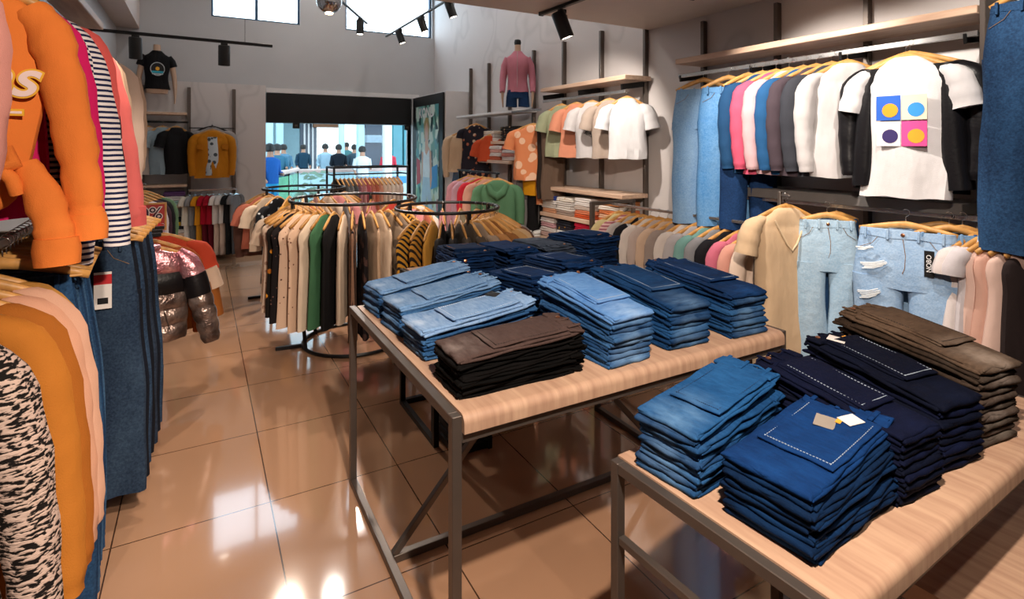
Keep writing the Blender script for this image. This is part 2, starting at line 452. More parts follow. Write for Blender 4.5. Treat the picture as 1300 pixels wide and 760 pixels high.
for i, (p0, p1, y, lab) in enumerate([(338, 347, 20, 'leftmost pale blue column of the mall hall beyond the door'), (351, 360, 22, 'second pale blue column of the mall hall, just right of the first'),
        (431, 438, 18, 'slim pale blue mall column in the middle of the door opening'), (454, 463, 16, 'pale blue mall column left of the dark shopfront beyond the door'),
        (488, 498, 14, 'white mall column right of the dark shopfront beyond the door')]):
    a = W(p0, 185, Y=y).x; c = W(p1, 185, Y=y).x
    o = MB().rbox(a, c, y, y+(c-a), 0, 3.05, .03).make('mall_column', WHT if i == 4 else MW, smooth=False); tag(o, lab, 'column', 'columns in the mall hall')
    MB().rbox(a-.03, c+.03, y-.03, y+(c-a)+.03, 0, .15, .01).make('plinth', STEEL, o, smooth=False)
o = outb('shopfront', 'dark blue glazed shopfront high in the mall, left of the middle column', 'shopfront', 381, 402, 30, 0, 3.0, DK)
for q in (.25, .5, .75):
    a = W(381, 0, Y=30).x; c = W(402, 0, Y=30).x; x = a+(c-a)*q
    MB().box(x-.04, x+.04, 29.9, 30, .1, 3.0).make('mullion', WHT, o, smooth=False)
outb('shopfront', 'brightly lit white shopfront with brown lintel beyond the door', 'shopfront', 403, 431, 31, 0, 2.9, LT)
o = outb('shop_lintel', 'brown wooden lintel over the lit shopfront in the mall', 'lintel', 398, 431, 29.5, 2.55, 2.95, mat('brown_lintel', '#8a5a3a', .6))
outb('shopfront', 'lit pale shop interior between two mall columns', 'shopfront', 439, 453, 31, 0, 2.9, LT)
o = outb('shopfront', 'dark navy shopfront with grey awning beyond the door', 'shopfront', 464, 485, 26, 0, 2.8, DK)
a = W(464, 0, Y=25.8).x; c = W(485, 0, Y=25.8).x
MB().box(a, c, 25.5, 25.95, 1.75, 2.1).make('awning', mat('grey_awning', '#9fb4c4', .6), o, smooth=False)
for (p0, p1, lab) in ((499, 511, 'teal glass shopfront panel near the right door jamb'), (513, 520, 'narrow teal glass panel next to the right door jamb')):
    o = outb('glass_panel', lab, 'glass panel', p0, p1, 18, 0, 2.7, TEALG)
for i in range(9):   # ceiling downlights
    px = [342, 362, 382, 410, 427, 453, 466, 504, 395][i]; y = [20, 24, 18, 22, 17, 19, 25, 18, 27][i]
    x = W(px, 0, Y=y).x
    o = MB().lathe([(.3, 0), (.3, -.03), (.24, -.035)], 16, (x, y, 3.05)).make('downlight', WHT)
    tag(o, 'round white downlight in the mall ceiling beyond the door', 'ceiling light', 'mall ceiling downlights')
    MB().lathe([(.22, 0), (.22, -.006)], 16, (x, y, 3.012)).make('lens', mat('downlight_glow', '#ffffff', .4, var=0, emit=15), o)
# curved parapet with green glass, counters
GG = mat('green_glass', '#5fae7a', .15, var=.25, nscale=4); 
b = MB(); g = MB(); pts = [W(341, 0, Y=12.2), W(352, 0, Y=12.6), W(366, 0, Y=13.2), W(378, 0, Y=14.5)]
pts = [Vector((p.x, y, 0)) for p, y in zip(pts, (12.2, 12.6, 13.2, 14.5))]
r_ = thing('balustrade', 'green glass balustrade with pale handrail just outside the door', 'balustrade', tuple(pts[0]))
loc = pts[0]
q = [p-loc+Vector((0, 0, 1.02)) for p in pts]
MB().tube(q, .05, 8).make('handrail', mat('pale_handrail', '#d8b8ac', .4), r_)
for i in range(3):
    MB().bar(q[i]-Vector((0, 0, .52)), q[i+1]-Vector((0, 0, .52)), .02, .85).make('glass_panel', GG, r_, smooth=False)
for i in range(4): MB().bar((q[i].x, q[i].y, 0), q[i], .04).make('post', BLK, r_, smooth=False)
a = W(378, 0, Y=15).x; c = W(520, 0, Y=15).x
t_ = thing('mall_counter', 'long white counter with pinkish top outside the door', 'counter', (a, 15, 0))
MB().box(0, c-a, 0, .5, 0, .9).make('front_panel', MW, t_, smooth=False); MB().rbox(-.05, c-a+.05, -.05, .55, .9, .98, .01).make('counter_top', mat('pink_granite', '#c9a9a0', .3), t_, smooth=False)
MB().box(c-a-1.2, c-a-.05, -.01, 0, .55, .75).make('blue_band', mat('blue_band', '#1f86c8', .4), t_, smooth=False)
o = outb('planter_box', 'tan leafy display hump behind the back garment rack', 'display', 384, 414, 11.5, 0, .4, mat('tan_planter', '#9c7c5c', .7), .5)
g = MB(); rr = random.Random(3)
for i in range(70):
    u = rr.random(); x = W(384, 0, Y=11.5).x*(1-u)+W(414, 0, Y=11.5).x*u; z = .4+.65*rr.random(); y = 11.55+.4*rr.random(); s_ = .09
    an = rr.random()*6.28
    g.add([(x, y, z), (x+s_*math.cos(an), y+.05, z+s_*.6), (x+2*s_*math.cos(an), y, z+s_*.3), (x+s_*math.cos(an), y-.05, z)], [(0, 1, 2, 3)])
g.make('foliage', mat('pale_foliage', '#7d9a84', .7), o)
def person(px, y, h, top, bottom, lab, arm=.3, seed=0, hair='#1a1410', face=0):
    p = W(px, 0, Y=y); o = MB()
    root = thing('person', lab, 'person', (p.x, y, 0), face)
    me = bpy.data.meshes.new('body'); s = h/1.7
    J = [(0, 0, .95), (0, 0, 1.15), (0, 0, 1.38), (0, 0, 1.5), (0, -.01, 1.62), (.1, 0, .88), (.11, -.02, .48), (.11, .02, .08), (.12, -.12, .04),
         (-.1, 0, .88), (-.11, -.02, .48), (-.11, .02, .08), (-.12, -.12, .04), (.18, 0, 1.37), (.22, .02, 1.1), (.22, -.12, .88+arm*.4), (.2, -.18, .84+arm*.5),
         (-.18, 0, 1.37), (-.22, .02, 1.1), (-.22, -.1, .88+arm*.2), (-.2, -.15, .82+arm*.2)]
    R = [.13, .12, .13, .055, .095, .085, .06, .045, .04, .085, .06, .045, .04, .06, .045, .036, .035, .06, .045, .036, .035]
    E = [(0, 1), (1, 2), (2, 3), (3, 4), (0, 5), (5, 6), (6, 7), (7, 8), (0, 9), (9, 10), (10, 11), (11, 12), (2, 13), (13, 14), (14, 15), (15, 16), (2, 17), (17, 18), (18, 19), (19, 20)]
    me.from_pydata([(x*s, yy*s, z*s) for x, yy, z in J], E, [])
    b = bpy.data.objects.new('body', me); C.objects.link(b); b.parent = root
    md = b.modifiers.new('skin', 'SKIN')
    for i, r in enumerate(R): me.skin_vertices[0].data[i].radius = (r*s, r*s*.85)
    me.skin_vertices[0].data[0].use_root = True
    b.modifiers.new('sub', 'SUBSURF').levels = 1; me.materials.append(mat('person_skin', '#b98a70', .6))
    t = MB(); t.loft(lerp_rows([(1.46*s, -.09*s, .09*s, .07*s), (1.4*s, -.2*s, .2*s, .12*s), (1.15*s, -.17*s, .17*s, .14*s), (.9*s, -.17*s, .17*s, .15*s)]), 14)
    for q in (-1, 1): t.tube([(q*.17*s, 0, 1.38*s), (q*.23*s, .02*s, 1.1*s), (q*.225*s, -.08*s, (.95+arm*.3)*s)], [.075*s, .06*s, .05*s], 8)
    t.make('top', top, root)
    t = MB(); t.loft(lerp_rows([(.98*s, -.155*s, .155*s, .135*s), (.85*s, -.17*s, .17*s, .14*s)]), 14)
    for q in (-1, 1): t.tube([(q*.09*s, 0, .88*s), (q*.11*s, -.02*s, .48*s), (q*.11*s, .02*s, .1*s)], [.1*s, .08*s, .065*s], 8)
    t.make('trousers', bottom, root)
    t = MB(); t.lathe([(.02*s, .13*s), (.08*s, .1*s), (.108*s, .03*s), (.105*s, -.03*s), (.07*s, -.06*s)], 12, (0, .015*s, 1.63*s)); t.make('hair', mat('hair', hair, .6), root)
    return root
person(343, 12.0, 1.6, plain('#1f5fae'), plain('#2f9fd0'), 'person in blue top and light blue trousers at the left door jamb', .5, face=.6)
person(352, 14.5, 1.6, plain('#3a6f8a'), plain('#1c2a38'), 'person in grey-blue top leaning by the green balustrade', .6)
person(360, 17, 1.6, plain('#5a86a0'), plain('#1c2a38'), 'person in pale top behind the green balustrade, beyond the leaning one', .3)
person(385, 20, 1.6, plain('#1b3c50'), plain('#10202c'), 'person in dark clothes standing below the dark blue shopfront', .1)
person(413, 18, 1.62, plain('#9fbfd2'), plain('#4f7f98'), 'person in light grey-blue shirt in front of the lit white shop', .2)
person(430, 17, 1.6, plain('#141c26'), plain('#101418'), 'person in black at the counter beside the slim mall column', .4)
person(440, 21, 1.68, plain('#4c7d80'), plain('#22343c'), 'person in grey-green standing right of the slim mall column', .2)
person(450, 17.5, 1.6, plain('#3b4f5c'), plain('#22343c'), 'person in dark grey between the green-clad person and the white shirt', .2)
person(460, 14.2, 1.55, plain('#dfe9f2'), plain('#8aa0b0'), 'person in a white shirt bending at the counter', .6)
person(493, 15.9, 1.55, plain('#d23c50'), plain('#2c3444'), 'person in a red top near the right end of the counter', .3)
# ------------------------------------------------------------------ hangers and garments
_H = {}
def hanger(parent, hw=.2, m=None, drop=.14, z=0, clips=False, hook=True):
    m = m or HANG; key = (round(hw, 3), m.name, round(drop, 3), clips)
    if key not in _H:
        b = MB(); pts = []; r = []
        for i in range(13):
            u = -1+2*i/12; a = abs(u)
            pts.append((u*hw, .004*a, -.062-(drop-.062)*(a**1.25)*.95)); r.append(.007+.005*math.sin(PI*a)*.5)
        b.tube(pts, r, 6, ry=[.013+.006*(1-abs(-1+2*i/12)) for i in range(13)])
        if clips: b.bar((-hw*.92, 0, -drop+.005), (hw*.92, 0, -drop+.005), .008)
        _H[key] = b.make('hanger', m); bpy.data.objects.remove(_H[key]); _H[key] = bpy.data.meshes[-1] if False else b
        me = bpy.data.meshes.new('hanger'); me.from_pydata(b.v, [], b.f); me.materials.append(m); me.shade_smooth(); _H[key] = me
        hk = MB(); q = [(0, 0, -.062), (0, 0, -.03)]
        for i in range(9):
            a = -PI/2+PI*1.25*i/8; q.append((.017*math.cos(a), 0, -.006+.017*math.sin(a)+.002))
        hk.tube(q, .0018, 5); me2 = bpy.data.meshes.new('hook'); me2.from_pydata(hk.v, [], hk.f); me2.materials.append(CHROME); me2.shade_smooth(); _H['hook'] = me2
    o = bpy.data.objects.new('hanger', _H[key]); C.objects.link(o); o.parent = parent; o.location = (0, 0, z)
    if hook:
        h = bpy.data.objects.new('hook', _H['hook']); C.objects.link(h); h.parent = o
    return o

def shirt(name, lab, cat, loc, rotz, m, L=.62, hw=.2, t=.03, flare=1.0, sleeve='short', collar=None, group=None,
          seed=None, hang=HANG, ripple=.012, neck='round', tagc=None, cuff=None, x0=0, placket=None, hem=None, front=None, drop=.15, sf=0.0, sl=1.0):
    seed = seed if seed is not None else rnd.randint(0, 999)
    b = MB(); d = drop
    if t >= .035 and ripple == .012: ripple = .022
    keys = [(-.072, -.05, .05, t*.5), (-.085, -.075, .075, t*.7), (-.105, -hw*.5, hw*.5, t*.8), (-d+.002, -hw*.82, hw*.82, t*.85), (-d-.022, -hw*.96, hw*.96, t*.85),
            (-d-.06, -hw*1.0, hw*1.0, t), (-d-.14, -hw*.94, hw*.94, t*1.15), (-.12-L*.5, -hw*(.5+.45*flare), hw*(.5+.45*flare), t*1.2), (-.1-L, -hw*flare, hw*flare, t*1.35)]
    b.loft(lerp_rows(keys, .035), 24, ripple, 62, seed)
    if sleeve:
        for q in (-1, 1):
            if sleeve == 'short': P_ = [(q*hw*.86, 0, -d-.01), (q*(hw+.015), 0, -d-.05), (q*(hw+.035), -.004, -d-.12), (q*(hw+.05), -.006, -d-.19)]; R_ = [.035, .062, .066, .07]
            elif sleeve == 'cap': P_ = [(q*hw*.86, 0, -d), (q*(hw+.01), 0, -d-.04), (q*(hw+.02), 0, -d-.1)]; R_ = [.03, .055, .06]
            else:
                P_ = [(q*hw*.86, 0, -d-.01), (q*(hw+.012+sf*.1), 0, -d-.06*sl), (q*(hw+.025+sf*.3), -.004, -d-.16*sl), (q*(hw+.03+sf*.52), -.01, -d-.28*sl), (q*(hw+.028+sf*.75), -.014, -d-.4*sl), (q*(hw+.02+sf*.95), -.02, -d-.5*sl), (q*(hw+.018+sf), -.02, -d-.54*sl)]
                R_ = [.035, .06, .062, .056, .05, .046, .04]
            P_ = [(q*hw*.62, 0, -d+.012), (q*hw*.8, 0, -d-.0)]+P_[1:]; R_ = [.02, .038]+R_[1:]
            keysx = [(i, p_[0], p_[1], p_[2], r_) for i, (p_, r_) in enumerate(zip(P_, R_))]
            den = lerp_rows(keysx, .34)
            wr = [1+.05*math.sin(k_*1.9+seed+q) for k_ in range(len(den))]
            b.tube([(p_[1], p_[2], p_[3]) for p_ in den], [p_[4]*.95*w_ for p_, w_ in zip(den, wr)], 10, ry=[min(p_[4], t*1.3)*w_ for p_, w_ in zip(den, wr)], up=(0, 1, 0))
    o = b.make(name, m, loc=loc, rotz=rotz); tag(o, lab, cat, group)
    if x0: pass
    if collar:
        c = MB(); cm = m if collar is True else collar
        ring = []
        for i in range(16):
            a = 2*PI*i/16; ring.append((.062*math.cos(a), (t*.9+.012)*math.sin(a), -.082-.02*(1 if math.sin(a) < 0 else -.2)*abs(math.sin(a))))
        c.tube(ring, .009, 6, closed=True); c.make('collar', cm, o)
    if cuff:
        for q in (-1, 1):
            c = MB(); c.tube([(q*(hw+.02+sf*.95), -.02, -d-.5*sl), (q*(hw+.018+sf), -.02, -d-.56*sl)], [.05, .048], 10, ry=[min(.04, t*1.3)]*2, up=(0, 1, 0)); c.make('cuff', cuff, o)
    if placket:
        c = MB()
        for i in range(5): c.lathe([(.006, 0), (.006, .003)], 8, (0, -t*1.15-.006, -.2-i*L*.15), (0, -1, 0))
        c.make('button', placket, o)
    if hem:
        c = MB(); c.loft([(-.1-L+.005, -hw*flare*1.0-.003, hw*flare*1.0+.003, t*1.38), (-.1-L-.03, -hw*flare*.96, hw*flare*.96, t*1.3)], 24); c.make('hem_band', hem, o)
    if tagc:
        price_tag(o, (hw*.2, -t*1.5-.012, -.2), tagc)
    if hang: hanger(o, hw*.9, hang, d-.01)
    return o

def price_tag(parent, loc, m=None, w=.03, h=.055):
    p = MB().rbox(-w/2, w/2, -.0008, .0008, -h, 0, .0004).make('price_tag', m or PAPER, parent, loc, smooth=False)
    p.rotation_euler = (0, .08, 0)
    s_ = MB()
    s_.tube([(0, 0, 0), (.003, .004, .03)], .0006, 4); s_.make('string', BLKP, p)
    return p

def pants(name, lab, cat, loc, rotz, m, L=1.0, hw=.19, t=.03, leg=.085, group=None, seed=None, hang=HANG, top=-.15, ripple=.008, details=True, spread=1.0, x0=0, tagm=None, hangw=.95):
    """jeans clipped by the waistband: one body loft plus two legs, waistband, fly, pockets as parts"""
    seed = seed if seed is not None else rnd.randint(0, 999)
    b = MB(); z0 = top
    b.loft(lerp_rows([(z0, -hw*.93, hw*.93, t*.8), (z0-.08, -hw*1.0, hw*1.0, t), (z0-.2, -hw*1.08, hw*1.08, t*1.15), (z0-.27, -hw*1.1, hw*1.1, t*1.1)], .03), 24, ripple*.6, 40, seed)
    for q in (-1, 1):
        c = q*hw*.56
        rows = [(z0-.22, c-hw*.54, c+hw*.54, t*1.1), (z0-.4, c*spread-hw*.5, c*spread+hw*.5, t*1.15), (z0-.65, c*spread*1.02-leg*1.05, c*spread*1.02+leg*1.05, t), (z0-L, c*spread*1.06-leg, c*spread*1.06+leg, t)]
        b.loft(lerp_rows(rows, .04), 16, ripple, 50, seed+q)
    o = b.make(name, m, loc=loc, rotz=rotz); tag(o, lab, cat, group)
    w = MB(); w.loft([(z0+.018, -hw*.93, hw*.93, t*.84), (z0-.02, -hw*.955, hw*.955, t*.92)], 24); wb = w.make('waistband', m, o)
    if details:
        for x in (-.75, -.3, .3, .75): MB().rbox(x*hw-.006, x*hw+.006, -t*.95-.006, -t*.8, z0-.03, z0+.024, .002).make('belt_loop', m, wb)
        MB().lathe([(.009, 0), (.009, .004), (.004, .006)], 10, (0, -t*.92, z0), (0, -1, 0)).make('button', BRASS, wb)
        s_ = MB(); sm = mat('tan_stitching', '#8a6a48', .8)
        s_.tube([(0, -t*.95, z0-.02), (.012, -t*1.04, z0-.1), (.01, -t*1.13, z0-.16), (0, -t*1.14, z0-.19)], .0016, 4)
        for q in (-1, 1):
            s_.tube([(q*hw*.5, -t*.9, z0-.02), (q*hw*.62, -t*.93, z0-.055), (q*hw*.92, -t*.66, z0-.085)], .0013, 4)
        s_.make('stitching', sm, o)
    if hang: hanger(o, hw*hangw, hang, -z0-.012+.004, clips=True)
    if tagm: price_tag(o, (hw*.35, -t*1.3-.01, z0-.02), tagm, .035, .11)
    return o

# ------------------------------------------------------------------ folded jeans and stacks
STITCH = mat('pale_stitching', '#a9b8c8', .8)
STITCHO = mat('amber_stitching', '#b9783c', .8)
PATCH = mat('tan_leather_patch', '#c58a55', .6)
ORD = ['top', 'second', 'third', 'fourth', 'fifth', 'sixth', 'seventh', 'eighth', 'ninth', 'tenth', 'eleventh', 'twelfth']
def ordinal(k, n):
    if k == 0: return 'topmost'
    if k == n-1: return 'lowest'
    return ORD[k]+' from top'
def stack(desc, group, x, y, z, ang, L, Wd, n, H, mats, wedge=.35, topflap=True, detail=True, seed=0, stitch=STITCH, tags=(), noun='folded jeans', jit=.008, flapz=1.3, waist_out=0, topm=None, buttons=False):
    r = random.Random(seed); T = H/(n*(1+.0)); out = []
    for k in range(n):       # k = 0 is the lowest pair
        top = (k == n-1); kk = n-1-k
        lvl = k*T
        zb = lambda xx, yy, lv=lvl: lv*(1+wedge*max(0, min(1.1, xx/L))) + .004*math.sin(9*xx+seed)*(lv/H)
        tt = lambda f: T*f
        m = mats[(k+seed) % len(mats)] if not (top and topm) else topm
        dx, dy = r.uniform(-jit, jit), r.uniform(-jit, jit)
        b = MB(); se = seed*7+k*3.1; wv = .0012+.0006*r.random()
        Tk = T*(1+wedge*.5)*.98
        q = .92
        b.slab(.002, L*q, -Wd/2, Wd/2, 0, Tk*.5, zb, 14, 9, se, wv)
        b.slab(-.002, L*(q-.05), -Wd/2+.003, Wd/2-.004, Tk*.46, Tk*.52, zb, 14, 9, se+4, wv)
        b.slab(-.006, .045, -Wd/2+.004, Wd/2-.004, Tk*.06, Tk*.86, zb, 8, 9, se+1, wv*.8)
        o = b.make('folded_jeans', m, loc=(x, y, z), rotz=ang)
        o.location.x += dx*math.cos(ang)-dy*math.sin(ang); o.location.y += dx*math.sin(ang)+dy*math.cos(ang)
        o.rotation_euler.z += r.uniform(-.035, .035)
        tag(o, f"{ordinal(kk, n)} in {desc}", 'jeans', group)
        # waistband end
        w = MB(); L2 = L*.9
        w.slab(L2-.01, L2+.05+waist_out, -Wd/2+.006, Wd/2-.002, 0, Tk*.5, zb, 5, 12, se+9, .0028, 2.4)
        w.slab(L2-.006, L2+.044+waist_out*.7, -Wd/2+.004, Wd/2-.008, Tk*.45, Tk*.5, zb, 5, 12, se+11, .003, 2.4)
        rl = Tk*.2; xa = L2+.052+waist_out*.85; pts = []
        for i in range(12):
            u = -1+2*i/11; pts.append((xa+.004*math.sin(6*u+se)-.012*u*u, u*(Wd/2-.01), zb(xa, 0)+Tk*.2+.0025*math.sin(9*u+se)))
        for i in range(12):
            u = 1-2*i/11; pts.append((xa-.005+.005*math.sin(7*u+se*2)-.012*u*u, u*(Wd/2-.012), zb(xa, 0)+Tk*.72+.003*math.sin(8*u+se*1.7)))
        w.tube(pts, rl, 8, closed=True, up=(1, 0, 0))
        wbo = w.make('waistband', m, o)
        if detail and top:
            for yy in (-.3, .05, .34):
                MB().slab(L2+.0, L2+.052+waist_out, yy*Wd-.006, yy*Wd+.006, Tk*.9, .006, zb, 4, 3, se, 0).make('belt_loop', m, wbo)
        if top and topflap:
            f = MB(); fz = Tk*1.0-.001; ft = Tk*.42*flapz
            f.slab(L*.27, L*.86, -Wd/2+.012, Wd/2-.028, fz, ft*.6, zb, 12, 8, se+4, .001, 4)
            f.slab(L*.25, L*.86, -Wd/2+.008, Wd/2-.032, fz+ft*.45, ft*.6, zb, 12, 8, se+6, .001, 4)
            fo = f.make('folded_leg', m, o)
            s_ = MB(); zt = fz+ft*1.06
            for i in range(22):
                yy = -Wd/2+.02+(Wd-.066)*i/21; xx = L*.25+.014
                s_.box(xx, xx+.0012, yy, yy+.0042, zb(xx, 0)+zt-.001, zb(xx, 0)+zt+.0010)
            for i in range(int(L*.55/.009)):
                xx = L*.28+.009*i
                for yq in (-Wd/2+.02, Wd/2-.045): s_.box(xx, xx+.005, yq, yq+.0012, zb(xx, 0)+zt-.001, zb(xx, 0)+zt+.0010)
            s_.make('stitching', stitch, fo, smooth=False)
        if top and detail:
            h = MB(); yb = .22*Wd
            h.lathe([(.008, 0), (.008, .003), (.004, .005)], 10, (L2+.03, yb, zb(L2, 0)+Tk*.98+.002)); h.make('button', BRASS, wbo)
        if buttons and not top and detail:
            h = MB(); h.lathe([(.009, 0), (.009, .003), (.004, .005)], 10, (L2+.051+waist_out, -.2*Wd, zb(L2, 0)+Tk*.55), (1, 0, .3)); h.make('button', BRASS, wbo)
        if top and tags:
            for (tx, ty, tw, th_, tm, ta) in tags:
                c = MB().rbox(-tw/2, tw/2, -th_/2, th_/2, 0, .0012, .0004).make('hang_tag', tm, o, (tx*L, ty*Wd, zb(tx*L, 0)+Tk*1.0+.012), smooth=False)
                c.rotation_euler = (0.05, -wedge*H/L*.9, ta)
        out.append(o)
    return out

def folded_tops(desc, group, x, y, z, ang, Wd, D, specs, T=.03, seed=0):
    """specs bottom -> top: (material, colour word)"""
    n = len(specs)
    for k, (m, word) in enumerate(specs):
        b = MB(); se = seed*5+k*2.3
        b.slab(-Wd/2, Wd/2, 0, D, 0, T*.55, None, 9, 7, se, .0012, 2.8)
        b.slab(-Wd/2+.006, Wd/2-.004, .001, D, T*.45, T*.55, None, 9, 7, se+2, .0012, 2.8)
        o = b.make('folded_shirt', m, loc=(x, y, z+k*T), rotz=ang+.03*math.sin(se))
        tag(o, f"{word} folded top, {ordinal(n-1-k, n)} in {desc}", 'folded shirt', group)
        MB().slab(-Wd*.16, Wd*.16, .004, .03, T*.92, T*.12, None, 6, 3, se, .0005).make('collar', m, o)
# ------------------------------------------------------------------ display tables
def frame_part(name, root, a, b, w=.03, m=STEEL): return MB().bar(a, b, w).make(name, m, root, smooth=False)
# table A (centre)
TA = (.61, 2.10, 1.42, 2.66, .843)
t = thing('display_table', 'oak-topped display table with bronze steel frame in the middle of the floor', 'table', (TA[0], TA[2], 0), 0, 'steel-framed display tables')
Wt, Dt, Zt = TA[1]-TA[0], TA[3]-TA[2], TA[4]
b = MB()
prof = [(0, Zt-.046)]
# top board with rounded front edge, extruded along x
def board(w0, w1, front, back, zt, th, rad):
    pr = [(back, zt-th), (back, zt)]
    for i in range(7):
        a = PI/2*i/6; pr.append((front+rad-rad*math.sin(a), zt-rad+rad*math.cos(a)))
    pr.append((front, zt-th))
    vs = [(w0, y, z) for y, z in pr]+[(w1, y, z) for y, z in pr]; n = len(pr)
    fs = [(i, (i+1) % n, n+(i+1) % n, n+i)[::-1] for i in range(n)]+[tuple(range(n)), tuple(range(n, 2*n))[::-1]]
    return MB().add(vs, fs)
board(.031, Wt-.031, -.012, Dt-.031, Zt, .052, .026).make('tabletop', WOOD, t, ang=50)
for x, y in ((.015, .017), (Wt-.015, .017), (.015, Dt-.015), (Wt-.015, Dt-.015)):
    frame_part('leg', t, (x, y, 0), (x, y, Zt-.004))
for a, c in (((.03, .017), (Wt-.03, .017)), ((.03, Dt-.015), (Wt-.03, Dt-.015))):
    frame_part('top_rail', t, (a[0], a[1], Zt-.068), (c[0], c[1], Zt-.068))
for x in (.015, Wt-.015):
    frame_part('top_rail', t, (x, .031, Zt-.019), (x, Dt-.03, Zt-.019))
    frame_part('floor_rail', t, (x, .03, .015), (x, Dt-.03, .015))
frame_part('floor_rail', t, (.03, .65, .015), (Wt-.03, .65, .015))
frame_part('brace', t, (.035, .65, .03), (Wt/2, .65, Zt-.06), .025)
frame_part('brace', t, (Wt-.035, .65, .03), (Wt/2, .65, Zt-.06), .025)
frame_part('top_rail', t, (.03, .65, Zt-.068), (Wt-.03, .65, Zt-.068))
# table C, nested behind
TC = (1.07, 2.35, 2.74, 3.32)
t = thing('display_table', 'second display table pushed up behind the middle one, dark jeans on it', 'table', (TC[0], TC[2], 0), 0, 'steel-framed display tables')
Wt2, Dt2 = TC[1]-TC[0], TC[3]-TC[2]
board(.031, Wt2-.031, 0, Dt2-.031, Zt, .05, .02).make('tabletop', WOOD, t, ang=50)
for x, y in ((.015, .015), (Wt2-.015, .015), (.015, Dt2-.015), (Wt2-.015, Dt2-.015)): frame_part('leg', t, (x, y, 0), (x, y, Zt-.004), m=BLK)
for x in (.015, Wt2-.015):
    frame_part('floor_rail', t, (x, .03, .015), (x, Dt2-.03, .015), m=BLK); frame_part('top_rail', t, (x, .03, Zt-.02), (x, Dt2-.03, Zt-.02), m=BLK)
frame_part('floor_rail', t, (.03, Dt2-.015, .015), (Wt2-.03, Dt2-.015, .015), m=BLK)
# slatted black crate on the floor under table A
cr = thing('slatted_crate', 'black slatted metal crate on the floor under the middle table', 'crate', (1.13, 2.60, 0))
for i in range(5): MB().bar((0, 0, .03+i*.045), (0, .3, .03+i*.045), .012, .03).make('slat', BLK, cr, smooth=False); 
for i in range(5): MB().bar((.2, 0, .03+i*.045), (.2, .3, .03+i*.045), .012, .03).make('slat', BLK, cr, smooth=False)
for x in (0, .2):
    for y in (0, .3): MB().bar((x, y, 0), (x, y, .24), .022).make('corner_post', BLK, cr, smooth=False)
MB().box(0, .2, 0, .3, .006, .014).make('base_panel', BLK, cr, smooth=False)
for y in (0, .3):
    for z in (.03, .21): MB().bar((.01, y, z), (.19, y, z), .012, .03).make('end_rail', BLK, cr, smooth=False)

# table B (foreground right), turned a few degrees
PB = (.97, 1.175); AB = math.radians(3); ZB = .75
DB, WB = .60, 1.45
ca, sa = math.cos(AB), math.sin(AB)
def B_(u, v): return (PB[0]+u*ca+v*sa, PB[1]+u*sa-v*ca)
ox, oy = B_(0, DB)
t = thing('display_table', 'foreground display table at the right edge, stacks of folded jeans on it', 'table', (ox, oy, 0), AB, 'steel-framed display tables')
board(.028, WB-.028, -.008, DB, ZB, .05, .022).make('tabletop', WOOD, t, ang=50)
for x, y in ((.014, .016), (WB-.014, .016), (.014, DB-.014), (WB-.014, DB-.014)): frame_part('leg', t, (x, y, 0), (x, y, ZB-.003), .028)
for x in (.014, WB-.014):
    frame_part('top_rail', t, (x, .03, ZB-.017), (x, DB-.028, ZB-.017), .028)
    frame_part('middle_rail', t, (x, -.5 if False else .03, ZB-.21), (x, DB-.028, ZB-.21), .022)
    frame_part('floor_rail', t, (x, .03, .014), (x, DB-.028, .014), .028)
frame_part('top_rail', t, (.03, .016, ZB-.064), (WB-.03, .016, ZB-.064), .026)
frame_part('floor_rail', t, (.03, DB-.014, .014), (WB-.03, DB-.014, .014), .028)
# lower pull-out bench in front
LB = thing('low_bench', 'lower oak bench pulled out below the front edge of the foreground table', 'bench', B_(.62, .86)+(0,), AB+math.radians(2))
board(0, .95, 0, .78, .47, .05, .022).make('bench_top', WOOD, LB, ang=50)
for x, y in ((.02, .02), (.93, .02), (.02, .76), (.93, .76)): frame_part('leg', LB, (x, y, 0), (x, y, .42), .028)
for x in (.02, .93): frame_part('floor_rail', LB, (x, .02, .014), (x, .76, .014), .028)

# denim palettes
def fden(dark, worn):
    r = [int(worn[i:i+2], 16) for i in (1, 3, 5)]
    f = .3 if r[0] > 25 else .02
    pale = '#' + ''.join(format(int(x+(255-x)*f), '02x') for x in r)
    return fabric('fdenim', dark, worn, pale)
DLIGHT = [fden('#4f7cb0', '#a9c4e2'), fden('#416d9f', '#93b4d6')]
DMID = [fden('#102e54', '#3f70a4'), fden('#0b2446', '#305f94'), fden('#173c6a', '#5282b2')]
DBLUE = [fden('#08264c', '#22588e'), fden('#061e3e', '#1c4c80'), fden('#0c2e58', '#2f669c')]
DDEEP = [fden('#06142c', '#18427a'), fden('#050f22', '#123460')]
DNEAR = [fden('#04142c', '#0f3460'), fden('#030f22', '#0c2c54')]
DNAVY = [fden('#04071a', '#0b1330'), fden('#030512', '#081026')]
DBLK = [fden('#050404', '#100d0d'), fden('#030303', '#0b0909')]
DCHAR = fden('#3a2c2a', '#5c4a45')
DBROWN = [fden('#221a14', '#55443a'), fden('#1a130e', '#46372c')]
G1 = 'folded jeans stacked on the middle table'
z = TA[4]
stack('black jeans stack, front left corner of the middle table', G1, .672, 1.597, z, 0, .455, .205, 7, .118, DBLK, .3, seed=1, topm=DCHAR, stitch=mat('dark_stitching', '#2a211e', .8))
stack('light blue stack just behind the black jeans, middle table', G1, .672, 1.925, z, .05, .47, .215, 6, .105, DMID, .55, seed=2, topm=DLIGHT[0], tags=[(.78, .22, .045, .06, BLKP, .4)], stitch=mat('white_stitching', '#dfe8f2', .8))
stack('second light blue stack behind the black jeans, left side', G1, .68, 2.215, z, .06, .46, .215, 7, .115, DMID, .5, seed=3, topm=DLIGHT[1])
